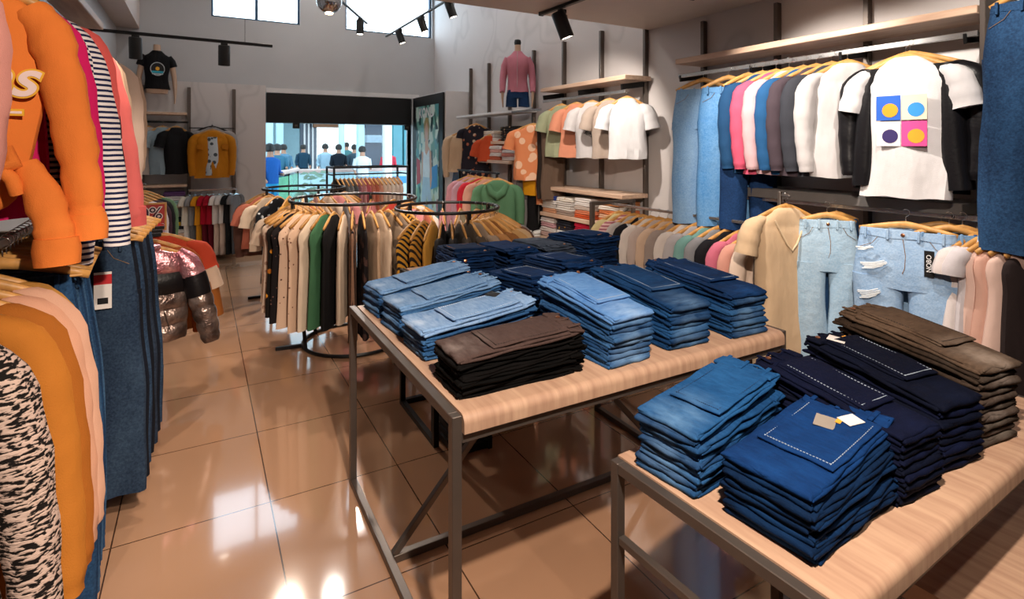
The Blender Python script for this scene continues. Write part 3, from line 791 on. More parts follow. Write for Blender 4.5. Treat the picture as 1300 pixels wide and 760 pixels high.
stack('farthest light blue stack on the left side, middle table', G1, .675, 2.49, z, .08, .45, .2, 7, .12, DMID, .45, seed=4, topm=DLIGHT[1])
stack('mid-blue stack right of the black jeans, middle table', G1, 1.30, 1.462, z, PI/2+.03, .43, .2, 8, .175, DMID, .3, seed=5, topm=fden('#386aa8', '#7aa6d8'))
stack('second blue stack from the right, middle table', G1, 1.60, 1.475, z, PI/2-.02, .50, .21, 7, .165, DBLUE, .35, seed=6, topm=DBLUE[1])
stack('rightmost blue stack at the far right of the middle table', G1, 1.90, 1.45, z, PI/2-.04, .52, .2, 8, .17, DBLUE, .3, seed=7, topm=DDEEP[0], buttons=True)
stack('small dark indigo stack behind the mid-blue stack', G1, 1.33, 2.42, z, -PI/2+.1, .38, .2, 5, .14, DDEEP, .2, seed=8, buttons=True)
stack('dark indigo stack behind the second blue stack', G1, 1.66, 2.62, z, -PI/2, .4, .22, 6, .15, DDEEP, .2, seed=9, buttons=True)
G2 = 'folded dark jeans on the rear table'
stack('leftmost dark stack on the rear table, copper buttons showing', G2, 1.36, 3.12, z, -PI/2-.15, .40, .24, 6, .155, DDEEP, .15, seed=10, stitch=STITCHO, buttons=True, topflap=True)
stack('second dark stack from the left on the rear table', G2, 1.63, 3.12, z, -PI/2, .40, .2, 6, .15, DDEEP, .1, seed=11, topflap=False)
stack('grey-stitched dark stack in the middle of the rear table', G2, 1.87, 3.12, z, -PI/2, .40, .21, 6, .15, [fden('#101c30', '#5c6878')], .1, seed=12, topflap=False)
stack('rightmost navy stack on the rear table, tan label on top', G2, 2.15, 3.12, z, -PI/2+.1, .40, .26, 6, .17, DDEEP, .1, seed=13, topflap=True, tags=[(.8, 0, .06, .035, PATCH, .2)])
G3 = 'folded jeans stacked on the foreground table'
zt = ZB
def BS(desc, u, v, ang, *a, **k):
    x, y = B_(u, v); return stack(desc, G3, x, y, zt, AB+ang, *a, **k)
# left stack: fold end toward the left edge
GREYT = mat('grey_card_tag', '#8c8379', .7); WHITET = mat('white_card_tag', '#ddd6d2', .7); ORT = mat('amber_card_edge', '#e09a2a', .6)
BS('bright blue stack at the back left corner, foreground table', .05, .155, .08, .385, .19, 9, .15, DBLUE, .4, seed=21, topm=fden('#0d3560', '#2a6299'), stitch=mat('navy_stitching', '#0f2748', .8))
BS('indigo stack with grey tag at the foreground table\'s near edge', .075, .405, .02, .40, .215, 8, .138, DNEAR, .3, seed=22, topm=fden('#061f46', '#12407c'), tags=[(.66, -.02, .055, .045, GREYT, .3), (.78, -.2, .045, .04, WHITET, -.4), (.72, -.12, .02, .012, ORT, .1)])
stack('navy stack right of the grey-tagged indigo stack', G3, 1.515, .672, zt, PI/2-.02, .40, .175, 9, .165, DNAVY, .3, seed=23, topm=DNAVY[0], buttons=True, jit=.006)
stack('narrow navy stack left of the brown one, white tag on top', G3, 1.75, .685, zt, PI/2-.14, .40, .18, 8, .18, DNAVY, .25, seed=24, topm=DNAVY[1], tags=[(.85, .1, .05, .06, WHITET, .5), (.85, -.15, .02, .02, ORT, .1)], buttons=True, jit=.006)
stack('brown stack at the far right of the foreground table', G3, 1.985, .69, zt, PI/2-.12, .43, .19, 10, .225, DBROWN, .25, seed=25, topm=fden('#3a2d24', '#6b5747'), stitch=mat('dark_stitching', '#2a211e', .8), jit=.006)
# ------------------------------------------------------------------ garment racks on the floor
BEI, CRE, TAU = plain('#c9a98c'), plain('#ddc6ae'), plain('#94806f')
BLACKF, GREENF, ROSE, COR = plain('#141214'), plain('#3f6b4a'), plain('#b98a84'), plain('#c8735c')
MUST = plain('#c08a3a'); CAM = plain('#a97748'); BRN = plain('#6d4a38'); OLV = plain('#3a3128'); WHF = plain('#e9e2dd'); GRY = plain('#8d8a8c')
DOTS = fabric('dots', '#d3b39a', '#5b3a30', s=26); FLOR = fabric('floral', '#17120f', '#e0962a', '#b0661e', s=16); BDOT = fabric('dots', '#191416', '#7b5a50', s=30)
PLAD = fabric('plaid', '#1c1212', '#4a2a24', '#b48a70', s=9); MSTR = fabric('dstripe', '#1c1a20', '#c98f2e', s=14); PINKF = plain('#e59a9c'); HOTP = plain('#d81b66')
def ring_rack(lab, cx, cy, r, z, base_r, posts, feet):
    root = thing('round_garment_rack', lab, 'clothes rack', (cx, cy, 0), 0, 'round garment racks')
    circ = lambda rad, zz, a0=0, a1=2*PI, n=40: [(rad*math.cos(a0+(a1-a0)*i/n), rad*math.sin(a0+(a1-a0)*i/n), zz) for i in range(n)]
    MB().tube(circ(r, z), .012, 8, closed=True).make('hanging_ring', BLK, root)
    MB().tube(circ(base_r, .014), .014, 8, closed=True).make('base_ring', BLK, root)
    for a in posts:
        a = math.radians(a)
        MB().bar((base_r*math.cos(a), base_r*math.sin(a), .02), (r*math.cos(a), r*math.sin(a), z+.012), .026).make('upright', BLK, root)
    for a in feet:
        a = math.radians(a)
        MB().bar((base_r*math.cos(a), base_r*math.sin(a), .014), ((base_r+.2)*math.cos(a), (base_r+.2)*math.sin(a), .014), .026).make('foot', BLK, root)
    return root
LC, RC = (1.10, 4.60), (1.60, 3.82)
ring_rack('left one of the two front round racks, long dresses hanging all round', LC[0], LC[1], .5, 1.165, .4, (190, -62, 60, 130), (175, 55, -62))
ring_rack('right one of the two front round racks, shirts and jackets hanging round it', RC[0], RC[1], .38, 1.14, .32, (118, 10, -90), (10, 240))
def ring_fill(c, r, z, specs, a0, a1, rackname, group, short=None):
    n = len(specs)
    for i, (m, word, L, kw) in enumerate(specs):
        a = math.radians(a0+(a1-a0)*i/max(1, n-1)); x, y = c[0]+r*math.cos(a), c[1]+r*math.sin(a)
        pv = specs[i-1][1] if i else None; nx_ = specs[i+1][1] if i < n-1 else None
        lab = f"{word}, {rackname}, " + (f"between {pv} and {nx_}" if pv and nx_ else ('first' if not pv else 'last')+f" in line, beside {nx_ or pv}")
        k = dict(hw=.2, t=.024, sleeve=None, ripple=.008, flare=1.05, drop=.17); k.update(kw)
        shirt(k.pop('name', 'dress' if L > .6 else 'shirt'), lab, k.pop('cat', 'dress' if L > .6 else 'shirt'), (x, y, z), a+PI+rnd.uniform(-.05, .05), m, L=L, group=group, hang=rnd.choice([HANG, HANG, HANGD]), **k)
SS = dict(sleeve='short'); LS = dict(sleeve='long')
specsL = [(ROSE, 'dusty rose top', .5, SS), (COR, 'coral blouse', .46, SS), (BEI, 'plain beige top', .5, SS), (plain('#a88c74'), 'light brown dress', .66, {}), (COR, 'coral short-sleeved shirt', .48, SS), (CRE, 'cream blouse', .5, SS), (BLACKF, 'black blouse', .55, {}), (CRE, 'long cream dress', .66, {}),
          (fabric('floral', '#c9b09c', '#9c7a68', '#b89a88', s=22), 'pale lace dress', .72, {}), (FLOR, 'black dress with orange flowers', .74, {}), (BDOT, 'black spotted dress', .76, {}), (DOTS, 'cream dotted dress', .78, {}), (fabric('dots', '#cfae94', '#6b4436', s=24), 'beige dotted dress', .8, {}),
          (CRE, 'sand dress', .78, {}), (GREENF, 'dark green dress', .76, {}), (BLACKF, 'long black dress', .76, {}), (CRE, 'narrow cream dress', .72, {}), (PLAD, 'brown plaid dress', .86, {}),
          (fabric('spots', '#1a1416', '#4a3430', s=14), 'black blotched dress', .84, {}), (BEI, 'beige dress', .76, {}), (CRE, 'off-white dress', .7, {}), (fabric('spots', '#8f7b68', '#5f5044', s=12), 'taupe crinkled dress', .7, {}),
          (TAU, 'grey-brown dress', .7, {}), (MSTR, 'mustard black-striped dress', .68, {})]
ring_fill(LC, .5, 1.165, specsL, 122, 302, 'left front rack', 'garments on the left front round rack')
specsL2 = [(PINKF, 'pale pink top', .45, {}), (WHF, 'white top', .45, {}), (CRE, 'ecru top', .45, {}), (plain('#c4473c'), 'red top', .45, {}), (PINKF, 'pink top', .5, {}), (GRY, 'grey top', .5, {}), (CRE, 'vanilla top', .5, {})]
ring_fill(LC, .5, 1.165, specsL2, 318, 470, 'far side of left front rack', 'garments on the left front round rack')
specsR = [(MSTR, 'mustard shirt with black stripes', .6, {}), (fabric('dstripe', '#2a2018', '#b87f2c', s=12), 'ochre striped shirt', .6, {}), (MUST, 'plain mustard shirt', .58, {}), (BLACKF, 'black jacket', .6, LS), (BLACKF, 'second black jacket', .6, LS), (OLV, 'olive-black leather jacket', .56, LS),
          (plain('#4a3f34'), 'dark khaki jacket', .56, LS), (TAU, 'taupe cardigan', .56, LS), (CAM, 'camel jacket', .56, LS), (plain('#8a5a30'), 'tobacco jacket', .56, LS), (plain('#b98f5c'), 'tan coat', .58, LS), (plain('#c6a67e'), 'light tan shirt', .52, LS), (BRN, 'brown jacket', .54, LS),
          (GRY, 'grey shirt', .52, LS), (BLACKF, 'black floral blouse', .5, LS), (CRE, 'cream jacket', .52, LS), (plain('#9c5038'), 'rust cardigan', .54, LS), (plain('#8a4434'), 'dark rust shirt', .5, LS), (plain('#d9a6a0'), 'blush blouse', .46, SS)]
ring_fill(RC, .38, 1.14, specsR, 212, 388, 'right front rack', 'garments on the right front round rack')
specsR2 = [(plain('#6f9a86'), 'sea-green top', .45, {}), (CRE, 'ivory top', .45, {}), (PINKF, 'light pink top', .45, {}), (COR, 'salmon top', .45, {})]
ring_fill(RC, .38, 1.14, specsR2, 30, 95, 'far side of right front rack', 'garments on the right front round rack')
# rear-left round rack
R3 = (.98, 6.35)
ring_rack('rear round rack by the door, brown and rose tops on it', R3[0], R3[1], .42, 1.14, .36, (200, 300, 60), (180, 300))
specs3 = [(plain('#8d6a5c'), 'brown fur-trimmed top', .6, LS), (plain('#6a4a40'), 'dark brown top', .6, LS), (COR, 'salmon blouse', .5, SS), (CRE, 'cream blouse', .5, SS), (fabric('floral', '#15171d', '#cfd3d6', '#8a9096', s=16), 'black and white floral top', .5, SS), (MUST, 'mustard top', .5, SS), (WHF, 'white blouse', .5, SS), (ROSE, 'rose blouse', .5, SS),
          (CRE, 'ecru blouse', .5, SS), (PINKF, 'pink blouse', .5, SS), (CRE, 'oat blouse', .5, {}), (ROSE, 'mauve blouse', .5, {})]
ring_fill(R3, .42, 1.14, specs3, 150, 350, 'rear round rack', 'tops on the rear round rack')
# straight double-rail rack near the door
xr0, xr1, yr = 1.40, 2.33, 7.1
rk = thing('straight_garment_rack', 'straight black garment rack with pastel tops in front of the door opening', 'clothes rack', (xr0, yr, 0))
for x in (0, xr1-xr0):
    for y in (-.22, .22): MB().bar((x, y, 0), (x, y, 1.33), .024).make('upright', BLK, rk)
    MB().bar((x, -.22, 1.33), (x, .22, 1.33), .024).make('end_rail', BLK, rk); MB().bar((x, -.22, .02), (x, .22, .02), .024).make('floor_rail', BLK, rk)
for y in (-.22, .22): MB().bar((0, y, 1.33), (xr1-xr0, y, 1.33), .02).make('top_rail', BLK, rk)
MB().bar((0, 0, 1.24), (xr1-xr0, 0, 1.24), .018).make('hanging_rail', BLK, rk)
for x in (0, xr1-xr0): MB().bar((x, -.22, 1.24), (x, .22, 1.24), .018).make('cross_bar', BLK, rk)
cols = [('#16171c', 'black'), ('#2a2b30', 'charcoal'), ('#8a8c90', 'grey'), ('#9a9a9c', 'light grey'), ('#6e7074', 'mid-grey'), ('#c98a94', 'dusty pink'), ('#e0a6a6', 'pale pink'), ('#d2707c', 'raspberry pink'), ('#d88a74', 'salmon'), ('#c9745c', 'terracotta'), ('#e0a48a', 'peach'),
        ('#e6d2c0', 'cream'), ('#ddc8b8', 'ecru'), ('#e8dcd0', 'off-white'), ('#dcccc0', 'shell'), ('#e4cfc4', 'pale blush')]
for i, (h, word) in enumerate(cols):
    x = xr0+.07+(xr1-xr0-.14)*i/(len(cols)-1)
    pv = cols[i-1][1] if i else 'the rack end'; nx_ = cols[i+1][1] if i < len(cols)-1 else 'the rack end'
    shirt('shirt', f"{word} top on the straight rack near the door, between {pv} and {nx_}", 'shirt', (x, yr, 1.24), PI/2+.12, plain(h), L=.62, hw=.19, t=.016, sleeve=None, group='tops on the straight rack', ripple=.006, drop=.15)

# ------------------------------------------------------------------ left wall unit
XL = -.52
lu = thing('wall_shelf_unit', 'wall unit along the left wall with two hanging rails and oak shelf on top', 'shelving', (-.98, .55, 0))
MB().rbox(.05, .50, -.6, 3.27, 2.25, 2.29, .004).make('shelf_board', WOODX, lu)
for y in (-.1, 1.0, 2.1, 3.2):
    MB().bar((.015, y, 0), (.015, y, 2.6), .03, .04).make('wall_post', STEEL, lu)
    for z in (2.2, 1.31): MB().bar((.02, y, z-.03), (.46, y, z-.03), .014, .02).make('bracket', STEEL, lu)
MB().bar((.46, -.6, 2.14), (.46, 3.25, 2.14), .014, .026).make('upper_rail', STEEL, lu)
MB().bar((.46, -.6, 1.31), (.46, 3.1, 1.31), .014, .026).make('lower_rail', STEEL, lu)
ORG = fabric('plain', '#f08438'); PNKC = plain('#e0998c')
def edge(px, Y): return W(px, 185, Y=Y).x
GL = 'tops on the upper left rail'
bz = shirt('blazer', 'peach pink blazer at the far left edge, nearest on the upper rail', 'blazer', (edge(20, 1.8)-.31, 1.80, 2.14), .0, PNKC, L=.62, hw=.22, t=.035, sleeve='long', group=GL, seed=3, placket=BLKP)
def sweatshirt(loc, rotz):
    b = MB()
    b.loft(lerp_rows([(-.07, -.07, .07, .02), (-.10, -.12, .12, .03), (-.13, -.17, .17, .035), (-.18, -.225, .205, .04), (-.34, -.25, .205, .045), (-.5, -.24, .19, .045), (-.6, -.235, .175, .045), (-.68, -.23, .14, .045), (-.74, -.2, .06, .04)], .025), 28, .016, 38, 4)
    o = b.make('sweatshirt', ORG, loc=loc, rotz=rotz); tag(o, 'bright orange sweatshirt with white script print and knotted hem, upper left rail', 'sweatshirt', GL)
    for q, P_ in (('r', [(.17, 0, -.14), (.215, -.01, -.2), (.24, -.02, -.3), (.262, -.03, -.42), (.285, -.035, -.55), (.30, -.04, -.68), (.305, -.04, -.74)]), ('l', [(.17, -.05, -.58), (.21, -.068, -.66), (.235, -.075, -.75), (.245, -.08, -.80)])):
        R_ = [.045, .056, .056, .053, .05, .046, .043] if q == 'r' else [.03, .045, .048, .045]
        pts, rr_ = [], []
        for i in range(len(P_)-1):
            for jn in range(4):
                f = jn/4; pts.append(Vector(P_[i]).lerp(Vector(P_[i+1]), f)); w_ = R_[i]+(R_[i+1]-R_[i])*f; rr_.append(w_*(1+.07*math.sin(i*5.3+jn*1.9)+.04*math.sin(i*2.1+jn*3.1)))
        pts.append(Vector(P_[-1])); rr_.append(R_[-1])
        MB().tube(pts, rr_, 16, ry=[r*.75 for r in rr_], up=(0, 1, 0)).make('sleeve', ORG, o)
        e = P_[-1]; c0 = R_[-1]
        MB().tube([(e[0]-.001, e[1], e[2]+.012), (e[0], e[1], e[2]-.02), (e[0]+.002, e[1]-.002, e[2]-.065)], [c0+.006, c0+.012, c0+.008], 16, ry=[c0*.95]*3, up=(0, 1, 0)).make('cuff', ORG, o)
    MB().tube([(.09, -.05, -.56), (.125, -.085, -.60), (.15, -.08, -.58), (.14, -.06, -.545), (.1, -.07, -.57), (.15, -.085, -.62), (.16, -.07, -.66)], [.016, .022, .024, .018, .022, .018, .02], 12).make('knot', ORG, o)
    MB().tube([(.12, -.05, -.58), (.04, -.075, -.625), (-.08, -.06, -.68), (-.2, -.04, -.7)], [.025, .05, .06, .03], 14, ry=[.02, .03, .03, .015]).make('hem_flap', ORG, o)
    YEL = mat('yellow_print', '#f0b428', .6); WP = mat('pink_white_print', '#f6ddd8', .6)
    text('urns', .15, YEL, o, (.06, -.0545, -.345), name='lettering', shear=.35, bold=.007); text('urns', .15, WP, o, (.06, -.0565, -.345), name='lettering', shear=.35, bold=.002)
    MB().rbox(-.2, .17, -.0575, -.053, -.447, -.428, .0005).make('print_underline', YEL, o); MB().rbox(-.2, .165, -.059, -.0565, -.441, -.434, .0005).make('print_underline', WP, o)
    hanger(o, .2, HANG, .13)
    return o
sweatshirt((edge(128, 2.06)-.335, 2.06, 2.13), .0)
def left_top(px, Y, m, name, lab, L=.6, t=.02, dr=.14, hw=.2, sf=.1, **k):
    x = edge(px, Y)-hw-.018-sf-.04
    return shirt(name, lab, k.pop('cat', 'shirt'), (x, Y, 2.14), k.pop('rz', .0), m, L=L, hw=hw, t=t, sleeve=k.pop('sleeve', 'long'), group=GL, drop=dr, sf=sf, **k)
NSTR = fabric('hstripe', '#1c2148', '#efe6e4', s=17)
left_top(134, 2.18, HOTP, 'shirt', 'hot pink shirt behind the orange sweatshirt, pink cuff showing', L=.66, sl=1.15, sf=.08)
left_top(120, 2.26, NSTR, 'shirt', 'second navy and white striped shirt, only its cuff below the pink one', L=.62, t=.03, seed=6, sl=1.45, sf=.03)
left_top(167, 2.36, NSTR, 'shirt', 'navy and white striped shirt with long sleeve on upper left rail', L=.66, t=.034, seed=5, sl=1.38, sf=.11)
left_top(150, 2.48, plain('#e2615c'), 'cardigan', 'coral red cardigan between striped and black tops, upper left rail', L=.5, cat='cardigan', sf=.04, sl=1.0)
left_top(162, 2.56, fabric('dots', '#141216', '#c9bcc0', s=14), 'shirt', 'black shirt with tiny white dots behind the striped shirt', L=.6, sl=1.25, sf=.09)
left_top(184, 2.75, plain('#dd6a66'), 'sweatshirt', 'coral pink sweatshirt with ribbed cuff, behind the black dotted shirt', L=.6, cat='sweatshirt', t=.04, cuff=plain('#d55f5c'), sl=1.3, sf=.12)
left_top(166, 2.92, plain('#cfa78c'), 'shirt', 'peach beige shirt in the middle of the upper left rail', L=.5, sf=.06)
left_top(170, 3.08, plain('#a58c76'), 'cardigan', 'grey-brown cardigan behind the peach beige shirt', L=.62, cat='cardigan', sf=.06)
left_top(179, 3.25, plain('#8f7a68'), 'sweater', 'taupe sweater with short wide sleeve near the rail\'s end', L=.5, cat='sweater', sleeve='short')
left_top(180, 3.45, plain('#cdb4a4'), 'jacket', 'pale beige jacket with crimson piping at the end of upper rail', L=.66, cat='jacket', collar=plain('#b01c34'), sf=.03, sl=1.1)
left_top(184, 3.65, plain('#b59a86'), 'shirt', 'last beige top at the far end of the upper left rail', L=.62, seed=8, sf=.03)
GC = 'coats on the lower left rail'
def coat(px, Y, m, lab, L=1.0, z=1.32, t=.03, hw=.2, sf=.07, **k):
    x = edge(px, Y)-hw-.02-sf-.03
    return shirt('coat', lab, 'coat', (x, Y, z), .02, m, L=L, hw=hw, t=t, sleeve='long', group=GC, drop=.14, flare=k.pop('flare', 1.25), sf=sf, sl=1.2, **k)
BOU = fabric('boucle', '#15100f', '#d3b8aa')
coat(74, 1.52, BOU, 'black and cream knitted coat at the bottom left corner', t=.05, collar=True, flare=1.35, hw=.19)
MU1, MU2 = plain('#bd7428'), plain('#a8611f')
coat(104, 1.68, MU1, 'ochre coat right behind the black and cream knitted coat', t=.03)
coat(114, 1.78, MU2, 'darker ochre coat second behind the knitted coat', t=.025)
coat(120, 1.87, plain('#d9a184'), 'pale peach coat between two ochre coats', t=.03)
coat(128, 1.96, plain('#d7a68c'), 'pinkish beige coat with long hem in front of the jeans', t=.025, flare=1.3)
coat(120, 2.05, plain('#b98540'), 'mustard coat last before the hanging jeans', t=.02, L=.9)
GJ = 'jeans on the lower left rail'
J1 = [fabric('denim', '#0e2440', '#3a6b9c'), fabric('denim', '#0b1c34', '#2a5684'), fabric('denim', '#14304e', '#5a86b0')]
for i in range(9):
    Y = 2.13+i*.058
    pants('jeans', f"{['first','second','third','fourth','fifth','sixth','seventh','eighth','ninth'][i]} pair of blue jeans behind the coats, lower left rail", 'jeans', (edge(122+i*1.6, Y)-.20-.02, Y, 1.32), .02*math.sin(i*2), J1[i % 3], L=1.05, hw=.17, t=.02, leg=.09, group=GJ, seed=i, top=-.13, details=i in (0, 8), spread=1.3, hangw=1.2)
GJ2 = 'dark jeans behind the red price tag'
J2 = [fabric('denim', '#0a1424', '#40526a'), fabric('denim', '#060a14', '#141e30'), fabric('denim', '#0c1a30', '#4a6a8c'), fabric('denim', '#060a12', '#101828')]
ords = ['faded dark jeans with red and white price tag, facing the aisle', 'second dark jeans behind the tagged faded pair', 'third dark jeans behind the tagged pair, grey side seam', 'fourth dark jeans behind the tagged faded pair', 'fifth dark jeans behind the tagged faded pair', 'sixth dark jeans behind the tagged faded pair', 'farthest dark jeans at the end of the lower left rail']
for i, lb in enumerate(ords):
    Y = 2.82+i*.105
    o = pants('jeans', lb, 'jeans', (edge(184+i*3.6, Y)-.215, Y, 1.32), .0, J2[i % 4] if i else fabric('denim', '#0a1c34', '#486078'), L=1.05, hw=.175, t=.026, leg=.1, group=GJ2, seed=i+20, top=-.13, details=True, spread=1.15, hangw=1.2)
    if i == 0:
        p = MB().rbox(-.03, .03, -.001, .001, -.15, 0, .0006).make('price_tag', PAPER, o, (.075, -.045, -.235)); MB().rbox(-.03, .03, -.0016, .0016, -.05, -.01, .0004).make('red_label', mat('red_card', '#c8242a', .6), p)
        bc = MB().rbox(-.018, .018, -.0018, -.0008, -.13, -.105, .0002)
        bc.make('barcode', BLKP, p, smooth=False)
PK, BKL, SLV = fabric('metal', '#b06a74', '#e0a8ac'), fabric('leather', '#131012'), fabric('metal', '#5d4c46', '#a8948a')
def puffer(loc, rotz):
    b = MB(); hw = .235
    def rows(z0, z1, w0, w1, t, n):
        r = []
        for i in range(n*6+1):
            f = i/(n*6); z = z0+(z1-z0)*f; w_ = w0+(w1-w0)*f; q = abs(math.sin(PI*f*n))**.6
            r.append((z, -w_-.004*q, w_+.004*q, t*(.72+.3*q)))
        return r
    b.loft([(-.075, -.06, .06, .03), (-.10, -.12, .12, .045)]+rows(-.13, -.24, hw*.9, hw, .06, 1), 28, .004, 50, 1)
    o = b.make('puffer_jacket', PK, loc=loc, rotz=rotz); tag(o, 'shiny puffer jacket with rose shoulders, black band and bronze quilted body', 'jacket', 'jackets at the end of the left wall unit')
    MB().loft(rows(-.235, -.37, hw, hw, .068, 1), 28, .004, 50, 1).make('black_panel', BKL, o)
    MB().loft(rows(-.365, -.66, hw, hw*.97, .07, 3), 28, .008, 50, 1).make('quilted_body', SLV, o)
    for q in (-1, 1):
        def arm(P_, R_, m, n, quilt=.1):
            pts = []; rr_ = []
            for i in range(len(P_)-1):
                for j in range(6):
                    f = j/6; a, c = Vector(P_[i]), Vector(P_[i+1]); pts.append(a.lerp(c, f)); rr_.append((R_[i]+(R_[i+1]-R_[i])*f)*(1-quilt+quilt*1.1*abs(math.sin(PI*f))))
            pts.append(P_[-1]); rr_.append(R_[-1]*(1-quilt))
            return MB().tube(pts, rr_, 16, ry=[r*.8 for r in rr_], up=(0, 1, 0)).make(n, m, o)
        arm([(q*.17, 0, -.12), (q*.235, -.01, -.19), (q*.265, -.02, -.27)], [.045, .068, .072], PK, 'sleeve_top', .03)
        arm([(q*.265, -.02, -.265), (q*.295, -.03, -.40)], [.073, .074], BKL, 'sleeve_band', .04)
        arm([(q*.295, -.03, -.395), (q*.315, -.04, -.48), (q*.335, -.05, -.56), (q*.35, -.06, -.64), (q*.36, -.065, -.70)], [.073, .072, .068, .062, .05], SLV, 'sleeve', .1)
    MB().tube([(0, -.068, -.1), (0, -.078, -.3), (0, -.075, -.65)], .004, 6).make('zip', CHROME, o)
    for q in (-1, 1): MB().tube([(q*.1, -.075, -.46), (q*.13, -.072, -.58)], .003, 6).make('pocket_zip', CHROME, o)
    ring = [(.07*math.cos(2*PI*i/14), .045*math.sin(2*PI*i/14), -.075) for i in range(14)]
    MB().tube(ring, .022, 8, closed=True).make('collar', PK, o); hanger(o, .2, HANG, .13)
    return o
puffer((-.31, 4.08, 1.04), .12)
cb = shirt('jacket', 'red, cream and brown colour-block jacket behind the shiny puffer', 'jacket', (-.235, 4.42, 1.06), .1, plain('#c4462c'), L=.34, hw=.23, t=.03, sleeve='short', group='jackets at the end of the left wall unit', seed=4)
for (z0, z1, m, n) in ((-.42, -.52, plain('#ddc0a8'), 'cream_panel'), (-.51, -.72, plain('#9c5a24'), 'brown_panel')):
    b = MB(); b.loft(lerp_rows([(z0, -.235, .235, .04), (z1, -.25, .25, .04)]), 24, .008)
    for q in (-1, 1): b.tube([(q*.275, -.01, z0+.1), (q*.32, -.02, z1+.06)], [.06, .056], 12, up=(0, 1, 0))
    b.make(n, m, cb)
shirt('jacket', 'orange-lined black jacket right behind the rose-shouldered puffer', 'jacket', (-.30, 4.24, 1.05), .1, plain('#9c4a1c'), L=.5, hw=.22, t=.02, sleeve='long', group='jackets at the end of the left wall unit', sf=.05)
pk = thing('wall_display_arm', 'black wall arms holding the shiny puffer and colour-block jackets', 'rail', (-.98, 4.08, 1.045))  # face-out display arms on a wall plate
for y in (0, .16, .34): MB().bar((0, y, 0), (.76, y, 0), .018, .022).make('arm', BLK, pk)
MB().bar((.0, -.06, -.2), (.0, .4, -.2), .03, .4).make('wall_plate', BLK, pk)
# red sale sign
p = W(181, 273, Y=4.6)
sg = thing('sale_sign', 'red sale sign reading 50% above a dark strip, beyond the left rail', 'sign', (p.x, 4.6, p.z-.1))
MB().rbox(-.13, .13, -.006, .006, 0, .17, .002).make('board', mat('red_sign', '#b8302c', .5), sg, smooth=False)
MB().rbox(-.142, .142, -.009, .009, -.012, 0, .002).make('frame', HANG, sg, smooth=False); MB().rbox(.13, .142, -.009, .009, 0, .17, .002).make('frame', HANG, sg, smooth=False); MB().rbox(-.142, -.13, -.009, .009, 0, .17, .002).make('frame', HANG, sg, smooth=False); MB().rbox(-.142, .142, -.009, .009, .17, .182, .002).make('frame', HANG, sg, smooth=False)
text('50%', .115, mat('white_print', '#eee6e4', .6), sg, (0.02, -.0068, .105), bold=.006); text('50%', .115, mat('plum_print', '#3b1830', .6), sg, (0.02, -.0084, .105), bold=.001)
MB().rbox(-.11, .06, -.008, -.006, .015, .045, .001).make('strip', mat('navy_strip', '#1c2040', .5), sg); text('DENIM', .022, mat('white_print', '#eee6e4', .6), sg, (-.02, -.0092, .03))
MB().rbox(.075, .11, -.008, -.006, .015, .045, .004).make('badge', mat('red_badge', '#e0242c', .5), sg)
MB().bar((0, .012, -(p.z-.1)), (0, .012, .1), .02).make('pole', BLK, sg); MB().rbox(-.12, .12, -.1, .12, -(p.z-.1), -(p.z-.1)+.012, .004).make('foot_plate', BLK, sg)
# tangle of small jackets further down the left wall
ys = thing('side_rail', 'short black garment rail with purple and white tops by the left wall', 'clothes rack', (-.62, 4.9, 0))
MB().bar((0, 0, 1.24), (0, 1.3, 1.24), .02).make('hanging_rail', BLK, ys)
for y in (0, 1.3):
    MB().bar((0, y, 0), (0, y, 1.24), .024).make('upright', BLK, ys); MB().bar((-.25, y, .012), (.25, y, .012), .024).make('foot', BLK, ys)
ct = [('#2a2a30', 'black'), ('#e6e2e4', 'white'), ('#7a5a86', 'purple'), ('#1a1a1e', 'jet black'), ('#b9a2c0', 'lilac'), ('#d8d4d8', 'pale grey'), ('#3a2430', 'plum'), ('#141418', 'inky black'), ('#5c7a5c', 'green')]
for i, (h, wd) in enumerate(ct):
    shirt('shirt', f"{wd} top on the short rail by the left wall, number {['one','two','three','four','five','six','seven','eight','nine'][i]} from the front", 'shirt', (-.62+.02*i, 4.95+i*.14, 1.24), -.25, plain(h), L=.55, hw=.2, t=.03, sleeve='long', group='tops on the short rail by the left wall')

# ------------------------------------------------------------------ back-left wall unit
YB = 8.965
bu = thing('wall_shelf_unit', 'shelf unit with hanging bar on the wall left of the entrance', 'shelving', (-.9, YB, 0))
for px in (240, 297, 181):
    x = edge(px, YB)+.9; MB().bar((x, -.02, .05), (x, -.02, 2.42), .045, .03).make('wall_post', STEEL, bu)
x1 = edge(240, YB)+.9
for z, n in ((2.05, 0), (1.08, 0), (.80, 0), (.42, 0), (.2, 0)):
    MB().rbox(.1, x1-.02, -.33, -.03, z-.035, z, .004).make('shelf_board', WOODX, bu)
x2 = edge(297, YB)+.9
MB().bar((.12, -.25, 1.92), (x1, -.25, 1.92), .016, .026).make('upper_rail', BLK, bu)
MB().bar((x1, -.25, .99), (x2+.02, -.25, .99), .016, .026).make('lower_rail', RAIL, bu)
for x in (x1, x2): MB().bar((x, -.25, .99), (x, -.02, .99), .014).make('bracket', STEEL, bu)
MB().bar(((x1+x2)/2, -.35, 1.88), ((x1+x2)/2, -.02, 1.88), .016).make('display_arm', BLK, bu)
for x in (x1, x2): MB().bar((x, -.06, 1.85), ((x1+x2)/2, -.06, 1.85), .014).make('cross_bar', BLK, bu)
GT = 'small tops on the back-left shelf unit'
for px, h, wd in ((187, '#c9beb8', 'grey-white'), (206, '#8fa3ae', 'blue-grey'), (224, '#131316', 'black white-striped')):
    p = W(px, 165, Y=YB-.28)
    shirt('shirt', f"{wd} small top hanging under the back-left shelf", 'shirt', (p.x, YB-.25-.02*(px > 200), 1.92), .35, plain(h), L=.6, hw=.16, t=.05, sleeve='short', group=GT, seed=px)
